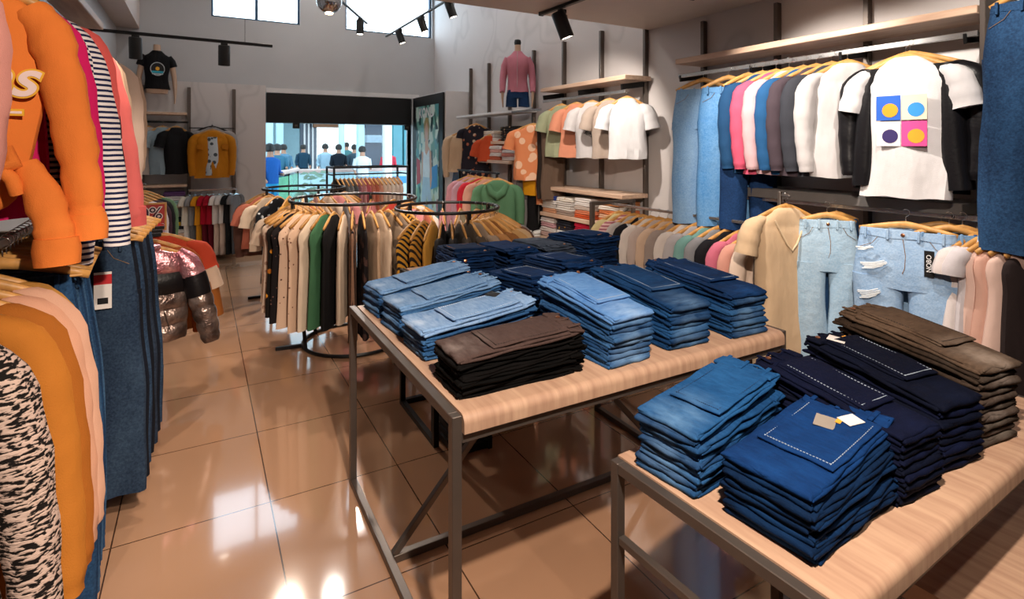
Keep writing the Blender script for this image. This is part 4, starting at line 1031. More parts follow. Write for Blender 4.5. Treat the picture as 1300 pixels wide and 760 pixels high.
# mustard jacket with denim shirt inside
xm = -.9+(x1+x2)/2
js = shirt('jacket', 'mustard jacket over a blue printed shirt, left of the entrance', 'jacket', (xm, YB-.33, 1.88), .0, plain('#c97f16'), L=.62, hw=.215, t=.06, sleeve='long', seed=2)
MB().loft(lerp_rows([(-.16, -.07, .07, .075), (-.3, -.085, .085, .085), (-.68, -.1, .1, .09)]), 16, .005).make('inner_shirt', fabric('spots', '#c3cdd4', '#48545e', s=16), js)
for q in (-1, 1): MB().rbox(q*.15-.04, q*.15+.04, -.085, -.07, -.33, -.26, .004).make('pocket', plain('#b87010'), js)
shirt('jacket', 'pale grey jacket hanging behind the mustard jacket', 'jacket', (xm, YB-.2, 1.93), .0, plain('#a8a4a4'), L=.6, hw=.24, t=.03, sleeve='long', hang=BLK)
# outfits on the lower bar
outs = [('#e6e0d2', '#e2dcd6', 'white with yellow patch'), ('#8d8d90', '#6a6a6c', 'grey and black'), ('#e0951c', '#d08a1a', 'mustard'), ('#b8102c', '#5c0a1c', 'red and burgundy'), ('#a80f28', '#5c0a1c', 'crimson and wine'), ('#e4dcd8', '#c9b0a0', 'white and beige'), ('#ddd6d2', '#c9b0a0', 'off-white and sand'), ('#141416', '#141416', 'all-black'), ('#7c7a7c', '#4a4a4c', 'grey and charcoal')]
for i, (h1, h2, wd) in enumerate(outs):
    x = xm-.28+.57*i/8
    o = shirt('outfit', f"{wd} outfit on the lower bar left of the entrance", 'outfit', (x, YB-.27, .985), .9, plain(h1), L=.36, hw=.12, t=.022, sleeve='cap', group='outfits on the back-left bar', seed=i, hang=CHROME, drop=.1)
    MB().loft(lerp_rows([(-.44, -.09, .09, .02), (-.9, -.08, .08, .02)]), 14, .006, 50, i).make('trousers', plain(h2), o)
# folded things on the shelves
folded_tops('shelf stack left side, back-left unit', 'folded tops on the back-left shelves', -.60, YB-.3, .80, 0, .24, .24, [(plain('#2f8a66'), 'green'), (plain('#d8d8d8'), 'white'), (plain('#b03038'), 'red')], .05, 1)
folded_tops('shelf stack right side, back-left unit', 'folded tops on the back-left shelves', -.32, YB-.3, .80, 0, .26, .24, [(plain('#bfe0e0'), 'pale aqua'), (plain('#e6e2e0'), 'ivory'), (plain('#6a4a7c'), 'purple')], .06, 2)
folded_tops('lower stack, back-left unit', 'folded tops on the back-left shelves', -.33, YB-.3, .42, 0, .26, .24, [(plain('#e4e0dc'), 'cream white'), (plain('#2a2c34'), 'dark grey'), (plain('#e0b420'), 'yellow'), (plain('#1c1e28'), 'black')], .05, 3)
folded_tops('bottom stack, back-left unit', 'folded tops on the back-left shelves', -.33, YB-.3, .2, 0, .26, .24, [(plain('#8a6a6c'), 'mauve'), (plain('#d8c8c4'), 'pale pink'), (plain('#6a3038'), 'maroon')], .05, 4)

# ------------------------------------------------------------------ half mannequins on the walls
def mannequin(lab, loc, rotz, topm, s=1.0, shorts=None, longs=False, neckm=None, tee=True):
    root = thing('half_mannequin', lab, 'mannequin', loc, rotz)
    b = MB()
    b.loft(lerp_rows([(.1, -.05, .05, .05), (.0, -.055, .055, .055), (-.04, -.1, .1, .07), (-.08, -.17, .17, .09), (-.2, -.165, .165, .11), (-.4, -.125, .125, .09), (-.55, -.16, .16, .11), (-.62, -.15, .15, .1)], .03), 22)
    for q in (-1, 1):
        b.tube([(q*.16, 0, -.09), (q*.21, .0, -.2), (q*.24, .01, -.36), (q*.25, -.03, -.5), (q*.25, -.07, -.64), (q*.245, -.08, -.7), (q*.24, -.09, -.77)], [.05, .048, .04, .036, .028, .034, .014], 10, ry=[.05, .048, .04, .034, .022, .016, .01])
    b.make('torso', SKIN, root)
    b = MB(); b.loft(lerp_rows([(.01, -.068, .068, .068), (-.04, -.12, .12, .085), (-.085, -.19, .19, .105), (-.2, -.185, .185, .125), (-.4, -.16, .16, .115), (-.56, -.185, .185, .13)], .03), 22, .01, 40, 2)
    for q in (-1, 1):
        if longs: b.tube([(q*.16, 0, -.09), (q*.215, 0, -.2), (q*.245, .01, -.36), (q*.252, -.03, -.48), (q*.252, -.06, -.56)], [.062, .066, .06, .054, .045], 10)
        else: b.tube([(q*.15, 0, -.08), (q*.2, 0, -.15), (q*.225, 0, -.22)], [.06, .068, .066], 10)
    b.make('jacket' if longs else 'tee', topm, root)
    if neckm: MB().lathe([(.05, .1), (.06, .13), (.05, .17), (.01, .18)], 14).make('neck_cap', neckm, root)
    if shorts:
        b = MB(); b.loft(lerp_rows([(-.53, -.175, .175, .12), (-.64, -.19, .19, .13)]), 20)
        for q in (-1, 1): b.loft([(-.62, q*.1-.09, q*.1+.09, .12), (-.76, q*.105-.095, q*.105+.095, .115)], 16)
        b.make('shorts', shorts, root)
    MB().bar((0, .1, -.1), (0, .22, -.1), .03).make('wall_bracket', STEEL, root)
    return root
p = W(650, 60, X=3.25)
m1 = mannequin('half mannequin in pink bomber jacket and denim shorts high on the right wall', (3.30, p.y-.05, 2.72), -PI/2+1.0, plain('#d98a9c'), shorts=fabric('denim', '#142c50', '#2c5486'), longs=True, neckm=BLKP)
MB().tube([(0, -.125, .0), (0, -.135, -.5)], .004, 6).make('zip', CHROME, m1); m1.scale = (.72, .72, .86)
p = W(199, 70, Y=8.72)
m2 = mannequin('half mannequin in black tee with round sunset print, back-left wall', (p.x, 8.76, 2.86), .12, plain('#101014'))
m2.scale = (.82, .82, .9)
em = MB().lathe([(.1, 0), (.1, .004)], 28, (0, -.13, -.27), (0, -1, 0)).make('round_print', mat('white_ring', '#cfd6da', .7), m2)
MB().lathe([(.09, .002), (.09, .006)], 28, (0, -.13, -.27), (0, -1, 0)).make('print_field', mat('black_print', '#101016', .7), em)
MB().rbox(-.08, .08, -.139, -.136, -.33, -.30, .004).make('sea_band', mat('turquoise_print', '#2fb0c8', .7), em); MB().lathe([(.028, .005), (.028, .008)], 18, (0, -.131, -.265), (0, -1, 0)).make('sun', mat('sun_print', '#f0b030', .7), em)
MB().rbox(-.075, .075, -.139, -.136, -.352, -.337, .002).make('sea_band', mat('white_ring', '#cfd6da', .7), em)

# ------------------------------------------------------------------ poster
ph = thing('poster_frame', 'black-framed fashion poster on the column right of the entrance', 'poster', (3.155, 8.3, 0))
MB().rbox(-.03, 0, -.66, .68, .35, 2.40, .004).make('frame', BLKP, ph, smooth=False)
POST = NT('poster_print'); vo = POST.t.nodes.new('ShaderNodeTexVoronoi'); vo.inputs['Scale'].default_value = 11; POST.l(POST.mapping((1, 1, .6)), vo.inputs['Vector'])
POST.base(POST.ramp(POST.noise(9, vo.outputs['Position'] if 'Position' in vo.outputs else None), [(.3, lin('#1f3f3c')), (.42, lin('#6fa394')), (.5, lin('#cfe0d2')), (.58, lin('#5b9a9e')), (.64, lin('#b8c8a0')), (.7, lin('#b04a5c'))], 'CONSTANT')); POST.b.inputs['Roughness'].default_value = .3
pp = MB().rbox(-.036, -.03, -.50, .50, .42, 2.24, .001).make('print', POST.m, ph, smooth=False)
def flat(name, pts, m, parent, x=-.038):
    vs = [(x, y, z) for y, z in pts]+[(x+.002, y, z) for y, z in pts]; n = len(pts)
    fs = [tuple(range(n)), tuple(range(n, 2*n))[::-1]]+[(i, n+i, n+(i+1) % n, (i+1) % n) for i in range(n)]
    return MB().add(vs, fs).make(name, m, parent, smooth=False)
# figure: hair, face, arms, white jacket, light jeans (y decreases to the right in the view)
F = lambda pts: [(-a, b) for a, b in pts]
flat('figure_hair', F([(-.1, 1.72), (-.12, 1.95), (-.04, 2.05), (.08, 2.04), (.12, 1.9), (.1, 1.7)]), mat('poster_hair', '#a89058', .4), pp)
flat('figure_skin', F([(-.06, 1.5), (-.07, 1.88), (.0, 1.98), (.07, 1.88), (.06, 1.6), (.2, 1.5), (.24, 1.1), (.2, .95), (-.2, .95), (-.24, 1.1), (-.22, 1.5)]), mat('poster_skin', '#d9a88c', .4), pp, -.0385)
flat('figure_top', F([(-.14, 1.55), (.0, 1.45), (.12, 1.55), (.15, 1.2), (.12, .98), (-.16, .98), (-.17, 1.2)]), mat('poster_white', '#e8f0f4', .4), pp, -.039)
flat('figure_jeans', F([(-.17, 1.1), (.14, 1.1), (.2, .8), (.32, .45), (.14, .45), (.03, .82), (-.12, .45), (-.28, .45), (-.22, .8)]), mat('poster_jeans', '#b9d4e6', .4), pp, -.0395)
flat('car_shape', F([(.16, 1.25), (.46, 1.32), (.46, .98), (.2, .92)]), mat('poster_blue', '#1f8ad0', .4), pp, -.0383)
flat('red_shape', F([(-.46, 1.4), (-.3, 1.36), (-.28, 1.0), (-.46, .95)]), mat('poster_red', '#c83040', .4), pp, -.0383)
tx = text('KONU', .22, mat('white_print', '#eee6e4', .6), pp, (-.04, .02, 2.12), (PI/2, 0, -PI/2), bold=.004)

# ------------------------------------------------------------------ right wall posts, shelves, rails
ru = thing('wall_shelf_unit', 'long wall unit of posts, oak shelves and rails along the right wall', 'shelving', (3.54, 0, 0))
ys_ = [7.5, 6.9, 6.3, 5.7, 5.06, 4.4, 3.765, 3.1, 2.45, 1.85, 1.2]
for y in ys_:
    MB().bar((-.02, y, .05), (-.02, y, 2.76 if y > 3.74 else 2.6), .05, .03).make('wall_post', STEEL, ru, smooth=False)
def rshelf(y0, y1, z, d=.34, m=WOODX, th=.04, n='shelf_board'): return MB().rbox(-d, -.035, y0, y1, z-th, z, .004).make(n, m, ru)
rshelf(3.68, 5.05, 2.22); rshelf(1.19, 3.1, 2.27, .34)
rshelf(3.72, 5.06, 1.17); rshelf(3.72, 5.06, .89); rshelf(3.72, 5.06, .63)
rshelf(5.0, 6.1, .60, .34); rshelf(5.75, 6.95, 1.42); rshelf(5.75, 6.95, 1.66, .3)
GRYB = mat('grey_shelf', '#6e6a68', .6)
rshelf(1.25, 3.1, 1.32, .34, GRYB, .06)
rshelf(5.6, 7.4, 2.03, .3, WHT, .03)
for (y0, y1, z) in ((3.72, 5.06, 2.08), (1.2, 3.1, 2.14), (.4, 3.1, 1.25), (5.1, 5.75, 2.0)):
    MB().bar((-.3, y0, z), (-.3, y1, z), .014, .028).make('hanging_rail', RAIL, ru, smooth=False)
for y in (3.765, 4.4, 5.04, 1.25, 1.85, 2.45, 3.08):
    MB().bar((-.04, y, 2.16), (-.31, y, 2.12), .016, .05).make('bracket', BLK, ru, smooth=False)
for y in (1.3, 2.2, 3.05): MB().bar((-.04, y, 1.28), (-.31, y, 1.25), .014).make('bracket', STEEL, ru, smooth=False)
MB().rbox(-.36, -.03, 1.15, 1.175, 1.3, 2.45, .003).make('end_panel', mat('dark_bronze_panel', '#4a3f38', .5), ru, smooth=False)

GW = 'tees hanging on the right wall'
def rw(px, py, X, rz, m, name, lab, cat, z=None, **k):
    p = W(px, py, X=X); return shirt(name, lab, cat, (X, p.y, z if z else p.z), rz, m, **k)
TD = -PI/4
for px, h, wd, kw in ((713, '#a3a888', 'pale olive', {}), (732, '#dd9274', 'coral peach', dict(placket=mat('button_brown', '#6a4a3a', .5))), (752, '#cfcaca', 'light grey script-printed', {}), (774, '#b5a396', 'taupe', {}), (796, '#e8e6e8', 'white black-trimmed', {})):
    o = rw(px, 130, 3.24, TD, plain(h), 'tee', f"{wd} tee hanging under the upper oak shelf of the right wall", 'tee', z=2.085, L=.5, hw=.17, t=.045, sleeve='short', group=GW, seed=px, **kw)
    if px == 752:
        for i, (tx_, sz) in enumerate((('my', .05), ('future', .06))): text(tx_, sz, BLKP, o, (.03-.03*i, -.062, -.33-.055*i), (PI/2, .45, 0), shear=.3)
for px, h, wd, L, rz in ((589, '#ddc0a0', 'cream', .5, -.5),):
    o = rw(px, 165, 3.16, rz, plain(h), 'jacket', 'cream jacket over blue jeans hanging beside the poster column', 'jacket', z=1.86, L=.52, hw=.22, t=.05, sleeve='long', seed=5, front=1)
p = W(588, 165, X=3.16)
pants('jeans', 'blue jeans hanging below the cream jacket beside the poster column', 'jeans', (3.2, p.y, 1.42), -.5, fabric('denim', '#38587c', '#7c98b4'), L=.9, hw=.18, t=.04, seed=5, hang=BLK)
FL2 = fabric('floral', '#23202a', '#c9b49a', '#b06a50', s=14)
rw(604, 160, 3.2, -.7, FL2, 'blouse', 'dark floral blouse hanging right of the cream jacket', 'blouse', z=1.95, L=.72, hw=.2, t=.05, sleeve='cap')
rw(622, 190, 3.25, -.7, plain('#c9502c'), 'blouse', 'small rust orange top right of the floral blouse', 'blouse', z=1.8, L=.3, hw=.16, t=.04, sleeve='short')
o = rw(677, 150, 3.2, -.75, fabric('spots', '#e08a5c', '#f0c4a4', s=9), 'kimono', 'orange and peach batwing top with long tail on the right wall', 'blouse', z=1.9, L=.58, hw=.23, t=.05, sleeve='short')
MB().loft(lerp_rows([(-.6, .02, .16, .045), (-.95, .04, .17, .04)]), 14, .008).make('tail', fabric('spots', '#e08a5c', '#f0c4a4', s=9), o)
rw(688, 150, 3.3, -.75, plain('#e09a14'), 'blouse', 'golden yellow top just behind the orange batwing top', 'blouse', z=1.9, L=.75, hw=.22, t=.03, sleeve='short')
pants('trousers', 'grey trousers hanging under the orange batwing top', 'trousers', (3.24, W(672, 200, X=3.24).y, 1.42), -.7, plain('#7a7674'), L=.85, hw=.15, t=.04, seed=8, details=False, hang=BLK)
pants('trousers', 'black trousers behind the batwing top, right of grey trousers', 'trousers', (3.3, W(684, 200, X=3.3).y, 1.36), -.7, BLACKF, L=.85, hw=.12, t=.04, seed=9, details=False, hang=BLK)
for k_, (px, h, wd) in enumerate(((696, '#2c2420', 'very dark brown'), (702, '#6a5648', 'mid-brown'))):
    p = W(px, 155, X=3.25); shirt('coat', f"{wd} long top between the yellow top and olive tee", 'coat', (3.25, p.y, 1.98), -.9+.25*k_, plain(h), L=.85, hw=.13, t=.04, sleeve=None)
# short face-out rail with green hoodie in front of wall
gr = thing('display_stand', 'low black stand holding the green hoodie and pink jacket', 'clothes rack', (2.80, 5.3, 0))
p0 = W(640, 218, X=2.8)
MB().bar((0, 0, 0), (0, 0, 1.3), .024).make('upright', BLK, gr); MB().bar((-.2, 0, .012), (.2, 0, .012), .024).make('foot', BLK, gr); MB().bar((0, 1.0, 0), (0, 1.0, 1.3), .024).make('upright', BLK, gr); MB().bar((-.2, 1, .012), (.2, 1, .012), .024).make('foot', BLK, gr)
MB().bar((0, -.05, 1.3), (0, 1.05, 1.3), .02).make('hanging_rail', BLK, gr)
GH = 'tops on the low stand by the right wall'
hd = shirt('hoodie', 'sage green hoodie with drooping hood at the front of low stand', 'hoodie', (2.80, 5.28, 1.3), -.55, plain('#56805f'), L=.68, hw=.21, t=.07, sleeve='long', group=GH, seed=11, ripple=.018)
MB().tube([(-.1, -.06, -.12), (-.06, -.1, -.2), (0, -.11, -.24), (.06, -.1, -.2), (.1, -.06, -.12)], [.03, .04, .045, .04, .03], 12).make('hood', plain('#4f7858'), hd)
for i, (h, wd) in enumerate((('#d8a08c', 'peach'), ('#d02c3c', 'bright red'), ('#c9a0b0', 'pink and lilac'), ('#d69ca8', 'rose pink'))):
    shirt('jacket', f"{wd} jacket behind the sage green hoodie on the low stand", 'jacket', (2.80, 5.5+.16*i, 1.3), -.55, plain(h), L=.6, hw=.21, t=.03, sleeve='long', group=GH, seed=i)
# folded tees on right shelves
def rstack(px, X, z, desc, specs, Wd=.26, T=.04, D=.26, grp='folded tees on the right wall shelves', seed=0):
    p = W(px, 250, X=X); folded_tops(desc, grp, X, p.y, z, -PI/2, Wd, D, specs, T, seed)
P_ = plain
XS = 3.22
rstack(696, XS, .89, 'upper shelf stack, leftmost', [(P_('#c9906c'), 'tan'), (P_('#d8cfc8'), 'stone'), (P_('#e6e0dc'), 'white'), (fabric('dots', '#2b3f86', '#dfe3ee', s=30), 'blue printed')], .25, .045, seed=1)
rstack(715, XS, .89, 'upper shelf stack, second', [(P_('#a08c80'), 'taupe'), (P_('#e4dcd4'), 'cream'), (P_('#d8d2cc'), 'pearl'), (fabric('dots', '#e8e0d4', '#b58a28', s=24), 'gold-printed white')], .27, .045, seed=2)
rstack(739, XS, .89, 'upper shelf stack, third', [(P_('#d0582c'), 'orange'), (P_('#d8805c'), 'salmon'), (P_('#c9b8ac'), 'sand'), (P_('#e8e2de'), 'white'), (fabric('hstripe', '#c9c2be', '#ece6e2', s=14), 'pale striped')], .27, .04, seed=3)
rstack(772, XS, .89, 'upper shelf stack, rightmost', [(P_('#d87a48'), 'orange'), (P_('#e0b090'), 'peach'), (P_('#d87a48'), 'bright orange'), (P_('#e8dcd0'), 'cream'), (P_('#a86a3c'), 'brown')], .28, .04, seed=4)
rstack(694, XS, .63, 'lower shelf stack, leftmost', [(P_('#c8a8a0'), 'blush'), (P_('#dcd4d0'), 'chalk white'), (P_('#c0949a'), 'rose grey'), (P_('#e0d8d4'), 'white')], .26, .05, seed=5)
rstack(715, XS, .63, 'lower shelf stack, second', [(P_('#4a6474'), 'slate blue'), (P_('#e0dcd8'), 'white'), (fabric('dots', '#26222c', '#e0a838', s=22), 'black gold-patterned'), (P_('#20222c'), 'navy')], .26, .05, seed=6)
rstack(740, XS, .63, 'lower shelf stack, third', [(P_('#e0a41c'), 'yellow'), (P_('#eab428'), 'bright yellow'), (P_('#e8a81c'), 'golden yellow'), (P_('#b81c3c'), 'crimson'), (P_('#d01c40'), 'raspberry red')], .3, .042, seed=7)
rstack(665, 3.22, .60, 'bottom shelf stack left of the shoes', [(P_('#b8785c'), 'rust'), (P_('#e0d4cc'), 'white')], .2, .04, seed=8)
rstack(628, 3.22, 1.42, 'far shelf stack, left', [(P_('#c8694c'), 'rust'), (P_('#ece4e0'), 'white'), (P_('#d8a498'), 'pink'), (P_('#e8e0dc'), 'ivory')], .3, .045, seed=9)
rstack(645, 3.22, 1.42, 'far shelf stack, right', [(P_('#e0d0c8'), 'cream'), (P_('#d88c7c'), 'salmon'), (P_('#ece4e0'), 'white'), (P_('#d05c4c'), 'red-orange')], .34, .045, seed=10)
rstack(620, 3.26, 1.66, 'highest far shelf stack, left', [(P_('#ece4e0'), 'white'), (P_('#d8d0cc'), 'grey white'), (P_('#e8d8c8'), 'cream')], .3, .045, seed=11)
rstack(645, 3.26, 1.66, 'highest far shelf stack, right', [(fabric('dots', '#1c1816', '#c9a478', s=18), 'black patterned'), (fabric('dots', '#201a18', '#d0a080', s=18), 'black and tan patterned'), (fabric('dots', '#1c1816', '#e0b890', s=18), 'black and cream patterned')], .4, .06, seed=12)
# rolled tops on the bottom board below the yellow stack
for i, (px, h, wd) in enumerate(((692, '#d8b8b4', 'blush'), (712, '#a8909c', 'mauve'))):
    p = W(px, 300, X=3.2); o = MB().slab(-.12, .12, 0, .24, 0, .09, None, 10, 8, i, .004).make('folded_shirt', plain(h), loc=(3.2, p.y, .36), rotz=-PI/2); tag(o, f"{wd} folded top on the lowest board by the right wall", 'folded shirt'); MB().slab(-.04, .04, .004, .03, .085, .006, None, 6, 3, i, .0005).make('collar', plain(h), o)
rshelf(3.72, 5.06, .36)
# white sneakers
def shoe(x, y, z, rz, lab):
    b = MB(); rows = []
    prof = [(0, .035, .09), (.04, .038, .095), (.09, .036, .085), (.14, .038, .06), (.19, .045, .05), (.24, .042, .045), (.27, .025, .035)]
    vs = []; n = 14
    for (xx, w_, h_) in prof:
        for k in range(n):
            a = 2*PI*k/n; vs.append((xx, w_*math.cos(a), .022+max(0, h_*(.5+.5*math.sin(a)))))
    fs = [(i*n+k, i*n+(k+1) % n, (i+1)*n+(k+1) % n, (i+1)*n+k) for i in range(len(prof)-1) for k in range(n)]+[tuple(range(n))[::-1], tuple((len(prof)-1)*n+k for k in range(n))]
    o = MB().add(vs, fs).make('sneaker', mat('white_leather', '#e6e2de', .5, var=.04), loc=(x, y, z), rotz=rz); tag(o, lab, 'shoe', 'white sneakers on the low shelf')
    MB().slab(-.008, .282, -.046, .046, 0, .026, None, 10, 6, 0, 0).make('sole', mat('white_rubber', '#d8d4d0', .6), o)
    l = MB()
    for i in range(4): l.tube([(.1+i*.025, -.022, .108-i*.008), (.105+i*.025, 0, .116-i*.009), (.1+i*.025, .022, .108-i*.008)], .003, 5)
    l.make('laces', mat('lace_grey', '#b8b4b0', .7), o)
for i, (px, lb) in enumerate(((655, 'leftmost white sneaker on the low shelf by the right wall'), (663, 'second white sneaker from left on the low shelf'), (673, 'third white sneaker, nearer the folded tees'), (681, 'rightmost white sneaker beside the folded tees'))):
    p = W(px, 290, X=3.22); shoe(3.45, p.y, .60, PI, lb)

# ------------------------------------------------------------------ low rolling rack between table and right wall
rr0, rr1, XR = 2.12, 3.7, 2.86
rk = thing('braced_garment_rack', 'steel garment rack with diagonal braces behind the middle table', 'clothes rack', (XR, rr0, 0))
for y in (0, rr1-rr0):
    MB().bar((0, y, 0), (0, y, 1.13), .035).make('upright', STEEL, rk, smooth=False); MB().bar((0, y, .02), (.45, y, .02), .03).make('floor_rail', STEEL, rk, smooth=False); MB().bar((0, y, 1.115), (.45, y, 1.115), .03).make('end_rail', STEEL, rk, smooth=False)
    MB().bar((0, y, .62), (.42, y, 1.1), .024).make('brace', STEEL, rk, smooth=False)
for x in (.45,):
    for y in (0, rr1-rr0): MB().bar((x, y, 0), (x, y, 1.13), .03).make('upright', STEEL, rk, smooth=False)
MB().bar((.22, 0, 1.1), (.22, rr1-rr0, 1.1), .02).make('hanging_rail', RAIL, rk, smooth=False)
GR_ = 'tops on the braced rack'
seq = [('#e3cbb8', 'pale blush'), ('#d99c8c', 'peach'), ('#cf6f86', 'rose pink'), ('#15141a', 'black'), ('#8c8c90', 'grey'), ('#79a6a0', 'sea green'), ('#b9b2b4', 'silver grey'), ('#dcd0c8', 'off-white'), ('#9c8c84', 'stone'), ('#d2b49c', 'sand'), ('#c0aea6', 'dove'), ('#ddd2ca', 'ecru'), ('#131318', 'black leafy'), ('#c4bcb8', 'silver knit'), ('#c58a94', 'pink striped'), ('#e0d29c', 'pale yellow')]
for i, (h, wd) in enumerate(seq):
    m = plain(h)
    if 'leafy' in wd: m = fabric('floral', '#101016', '#c9ccd0', '#8a8c90', s=12)
    if 'striped' in wd: m = fabric('hstripe', '#a8606c', '#e0bcb8', s=12)
    if 'knit' in wd: m = fabric('knit', '#c4bcb8')
    shirt('shirt', f"{wd} top on the braced rack, between {seq[i-1][1] if i else 'the rack end'} and {seq[i+1][1] if i < 15 else 'the far end'} tops", 'shirt', (XR+.22, rr0+.1+i*.093, 1.1), -.25, m, L=.6, hw=.19, t=.026, sleeve='long', group=GR_, seed=i)
# cream v-neck blouse facing the room
p = W(1000, 300, X=2.78)
cbm = fabric('plain', '#d9bb98')
o = shirt('blouse', 'cream V-neck blouse with black price tag facing the room', 'blouse', (2.98, 2.02, 1.31), -.5, cbm, L=.9, hw=.19, t=.05, sleeve='short', seed=6, ripple=.02)
MB().tube([(-.09, -.05, -.14), (-.03, -.068, -.27), (0, -.072, -.31), (.03, -.068, -.27), (.09, -.05, -.14)], .006, 6).make('neckline', plain('#e6cca8'), o)
tg = MB().rbox(-.02, .02, -.0015, .0015, -.11, 0, .0006).make('price_tag', BLKP, o, (.11, -.085, -.2)); MB().rbox(-.014, .014, -.0028, .0028, -.085, -.04, .0005).make('tag_label', PAPER, tg)
st = thing('blouse_stand', 'slim steel stand carrying the cream V-neck blouse', 'stand', (2.98, 2.06, 0))
MB().lathe([(.15, 0), (.15, .012), (.03, .02)], 24).make('base_plate', STEEL, st); MB().bar((0, 0, .01), (0, 0, 1.33), .02).make('pole', STEEL, st); MB().bar((-.05, -.1, 1.31), (.02, .02, 1.31), .014).make('arm', STEEL, st)
# light jeans on the lower wall rail
GJR = 'jeans on the lower rail of the right wall'
LJ = fabric('denim', '#7da0c8', '#c3d8ea'); LJ2 = fabric('denim', '#8db0cc', '#cfe0ea'); DJ = fabric('denim', '#102a4c', '#2f5a8a')
def rj(px, X, rz, m, lab, z=1.27, **k):
    p = W(px, 280, X=X); return pants('jeans', lab, 'jeans', (X, p.y, z), rz, m, group=GJR, top=-.11, **k)
rj(1050, 3.1, -.9, LJ2, 'pale washed jeans left of the ripped pair on the right wall', hw=.15, t=.04, L=.95, seed=1)
rj(1062, 3.2, -.7, DJ, 'dark navy jeans squeezed between pale and ripped pairs', hw=.12, t=.03, L=.95, seed=2)
o = rj(1150, 3.06, -PI/2+.2, LJ, 'light blue ripped jeans with black tag facing the room', hw=.215, t=.055, L=.95, leg=.1, seed=3)
RIP = mat('white_threads', '#e8eef2', .9)
for (x, z, w_, h_, a) in ((-.12, -.27, .10, .028, .25), (-.14, -.42, .085, .035, .3), (-.12, -.56, .1, .03, .2), (.12, -.66, .12, .03, -.2), (-.16, -.19, .06, .012, .2)):
    c = MB()
    for j in range(6): c.tube([(x-w_/2+.01*math.sin(j), -.071, z+h_*(j/5-.5)+a*-w_/2), (x, -.078, z+h_*(j/5-.5)-.004), (x+w_/2-.01*math.cos(j), -.071, z+h_*(j/5-.5)+a*w_/2)], .0028, 5)
    c.make('ripped_patch', RIP, o)
tg = MB().rbox(-.02, .02, -.0015, .0015, -.125, 0, .0006).make('hang_tag', BLKP, o, (.11, -.07, -.17))
text('NOBO', .028, WHT, tg, (0, -.003, -.06), (PI/2, -PI/2, 0))
rj(1205, 3.12, -PI/2+.5, fabric('denim', '#5c86b4', '#9cbcd8'), 'mid-blue jeans just right of the ripped pair', hw=.14, t=.04, L=.95, seed=4)
rj(1222, 3.16, -PI/2+.6, fabric('denim', '#1b4070', '#3a6ca0'), 'dark blue jeans at the right end of the wall jeans row', hw=.13, t=.04, L=.95, seed=5)
rj(1195, 3.22, -PI/2+.4, fabric('denim', '#7a9cc0', '#b0cae0'), 'pale blue jeans half hidden behind the mid-blue pair', hw=.16, t=.03, L=.95, seed=6)
# pastel tops at the right edge
GP = 'pastel tops on the lower rail at the right edge'
for i, (px, h, wd, L) in enumerate(((1246, '#d9cfce', 'white', .52), (1258, '#cdc6ca', 'pale lilac-grey', .6), (1270, '#dcb9ac', 'blush pink', .72), (1282, '#d3a594', 'salmon pink', .78), (1300, '#e0bfb2', 'ruffled blush', .72), (1322, '#2a2020', 'black', .8))):
    p = W(px, 290, X=3.2)
    o = shirt('blouse', f"{wd} top on the lower rail at the right edge of the picture", 'blouse', (3.2, p.y, 1.25), -.42-.02*i, plain(h), L=L, hw=.17, t=.03, flare=1.25, ripple=.016, sleeve='cap' if i < 2 else None, group=GP, seed=i)
    if 'ruffled' in wd: MB().tube([(-.1, -.03, -.12), (-.05, -.06, -.17), (0, -.05, -.22), (.05, -.06, -.17), (.1, -.03, -.12)], [.02, .03, .02, .03, .02], 10).make('ruffle', plain(h), o)
# big dark jeans hanging at the top right
o = pants('jeans', 'dark blue faded jeans hanging high at the top right corner', 'jeans', (3.12, .93, 2.36), -PI/2+.05, fabric('denim', '#0a1f3c', '#3a6898'), L=1.08, hw=.19, t=.05, leg=.11, seed=12, tagm=None)
ar = thing('wall_display_arm', 'black wall arm holding the dark jeans at top right', 'rail', (3.54, .93, 2.34)); MB().bar((0, 0, 0), (-.44, 0, 0), .02, .03).make('arm', BLK, ar); MB().rbox(-.02, 0, -.04, .04, -.1, .1, .004).make('wall_plate', BLK, ar)
# upper rail: jackets, denim
GU = 'clothes on the upper rail of the right wall'
pants('jeans', 'light blue jeans at the left end of the upper right rail', 'jeans', (3.16, W(893, 100, X=3.16).y, 2.14), -PI/4-.1, fabric('denim', '#5f8ab8', '#a8c6de'), L=.95, hw=.2, t=.06, leg=.1, group=GU, seed=3)
pants('jeans', 'mid-blue washed jeans second along the upper right rail', 'jeans', (3.2, W(925, 100, X=3.2).y, 2.14), -PI/4, fabric('denim', '#3f7db8', '#8fbbe0'), L=.95, hw=.19, t=.05, leg=.1, group=GU, seed=4)
pants('jeans', 'navy jeans right of the washed pair on the upper right rail', 'jeans', (3.2, W(950, 100, X=3.2).y, 2.14), -PI/4+.2, fabric('denim', '#0e2a50', '#24508a'), L=.95, hw=.17, t=.05, group=GU, seed=5)
for px, h, wd, nm in ((968, '#1f4a74', 'blue denim', 'jacket'), (985, '#d85a78', 'bright pink', 'hoodie'), (1002, '#e0b8bc', 'pale pink', 'shirt'), (1020, '#255a8c', 'denim blue', 'jacket'), (1036, '#4c4048', 'dark plum', 'shirt'), (1056, '#3a3c44', 'charcoal', 'shirt'), (1076, '#c9c4c4', 'light grey', 'shirt')):
    shirt(nm, f"{wd} {nm} in the middle of the upper right wall rail", nm, (3.2, W(px, 100, X=3.2).y, 2.14), -PI/4-.1, plain(h), L=.62, hw=.19, t=.05, sleeve='long', group=GU, seed=px)
WT = plain('#dedadb')
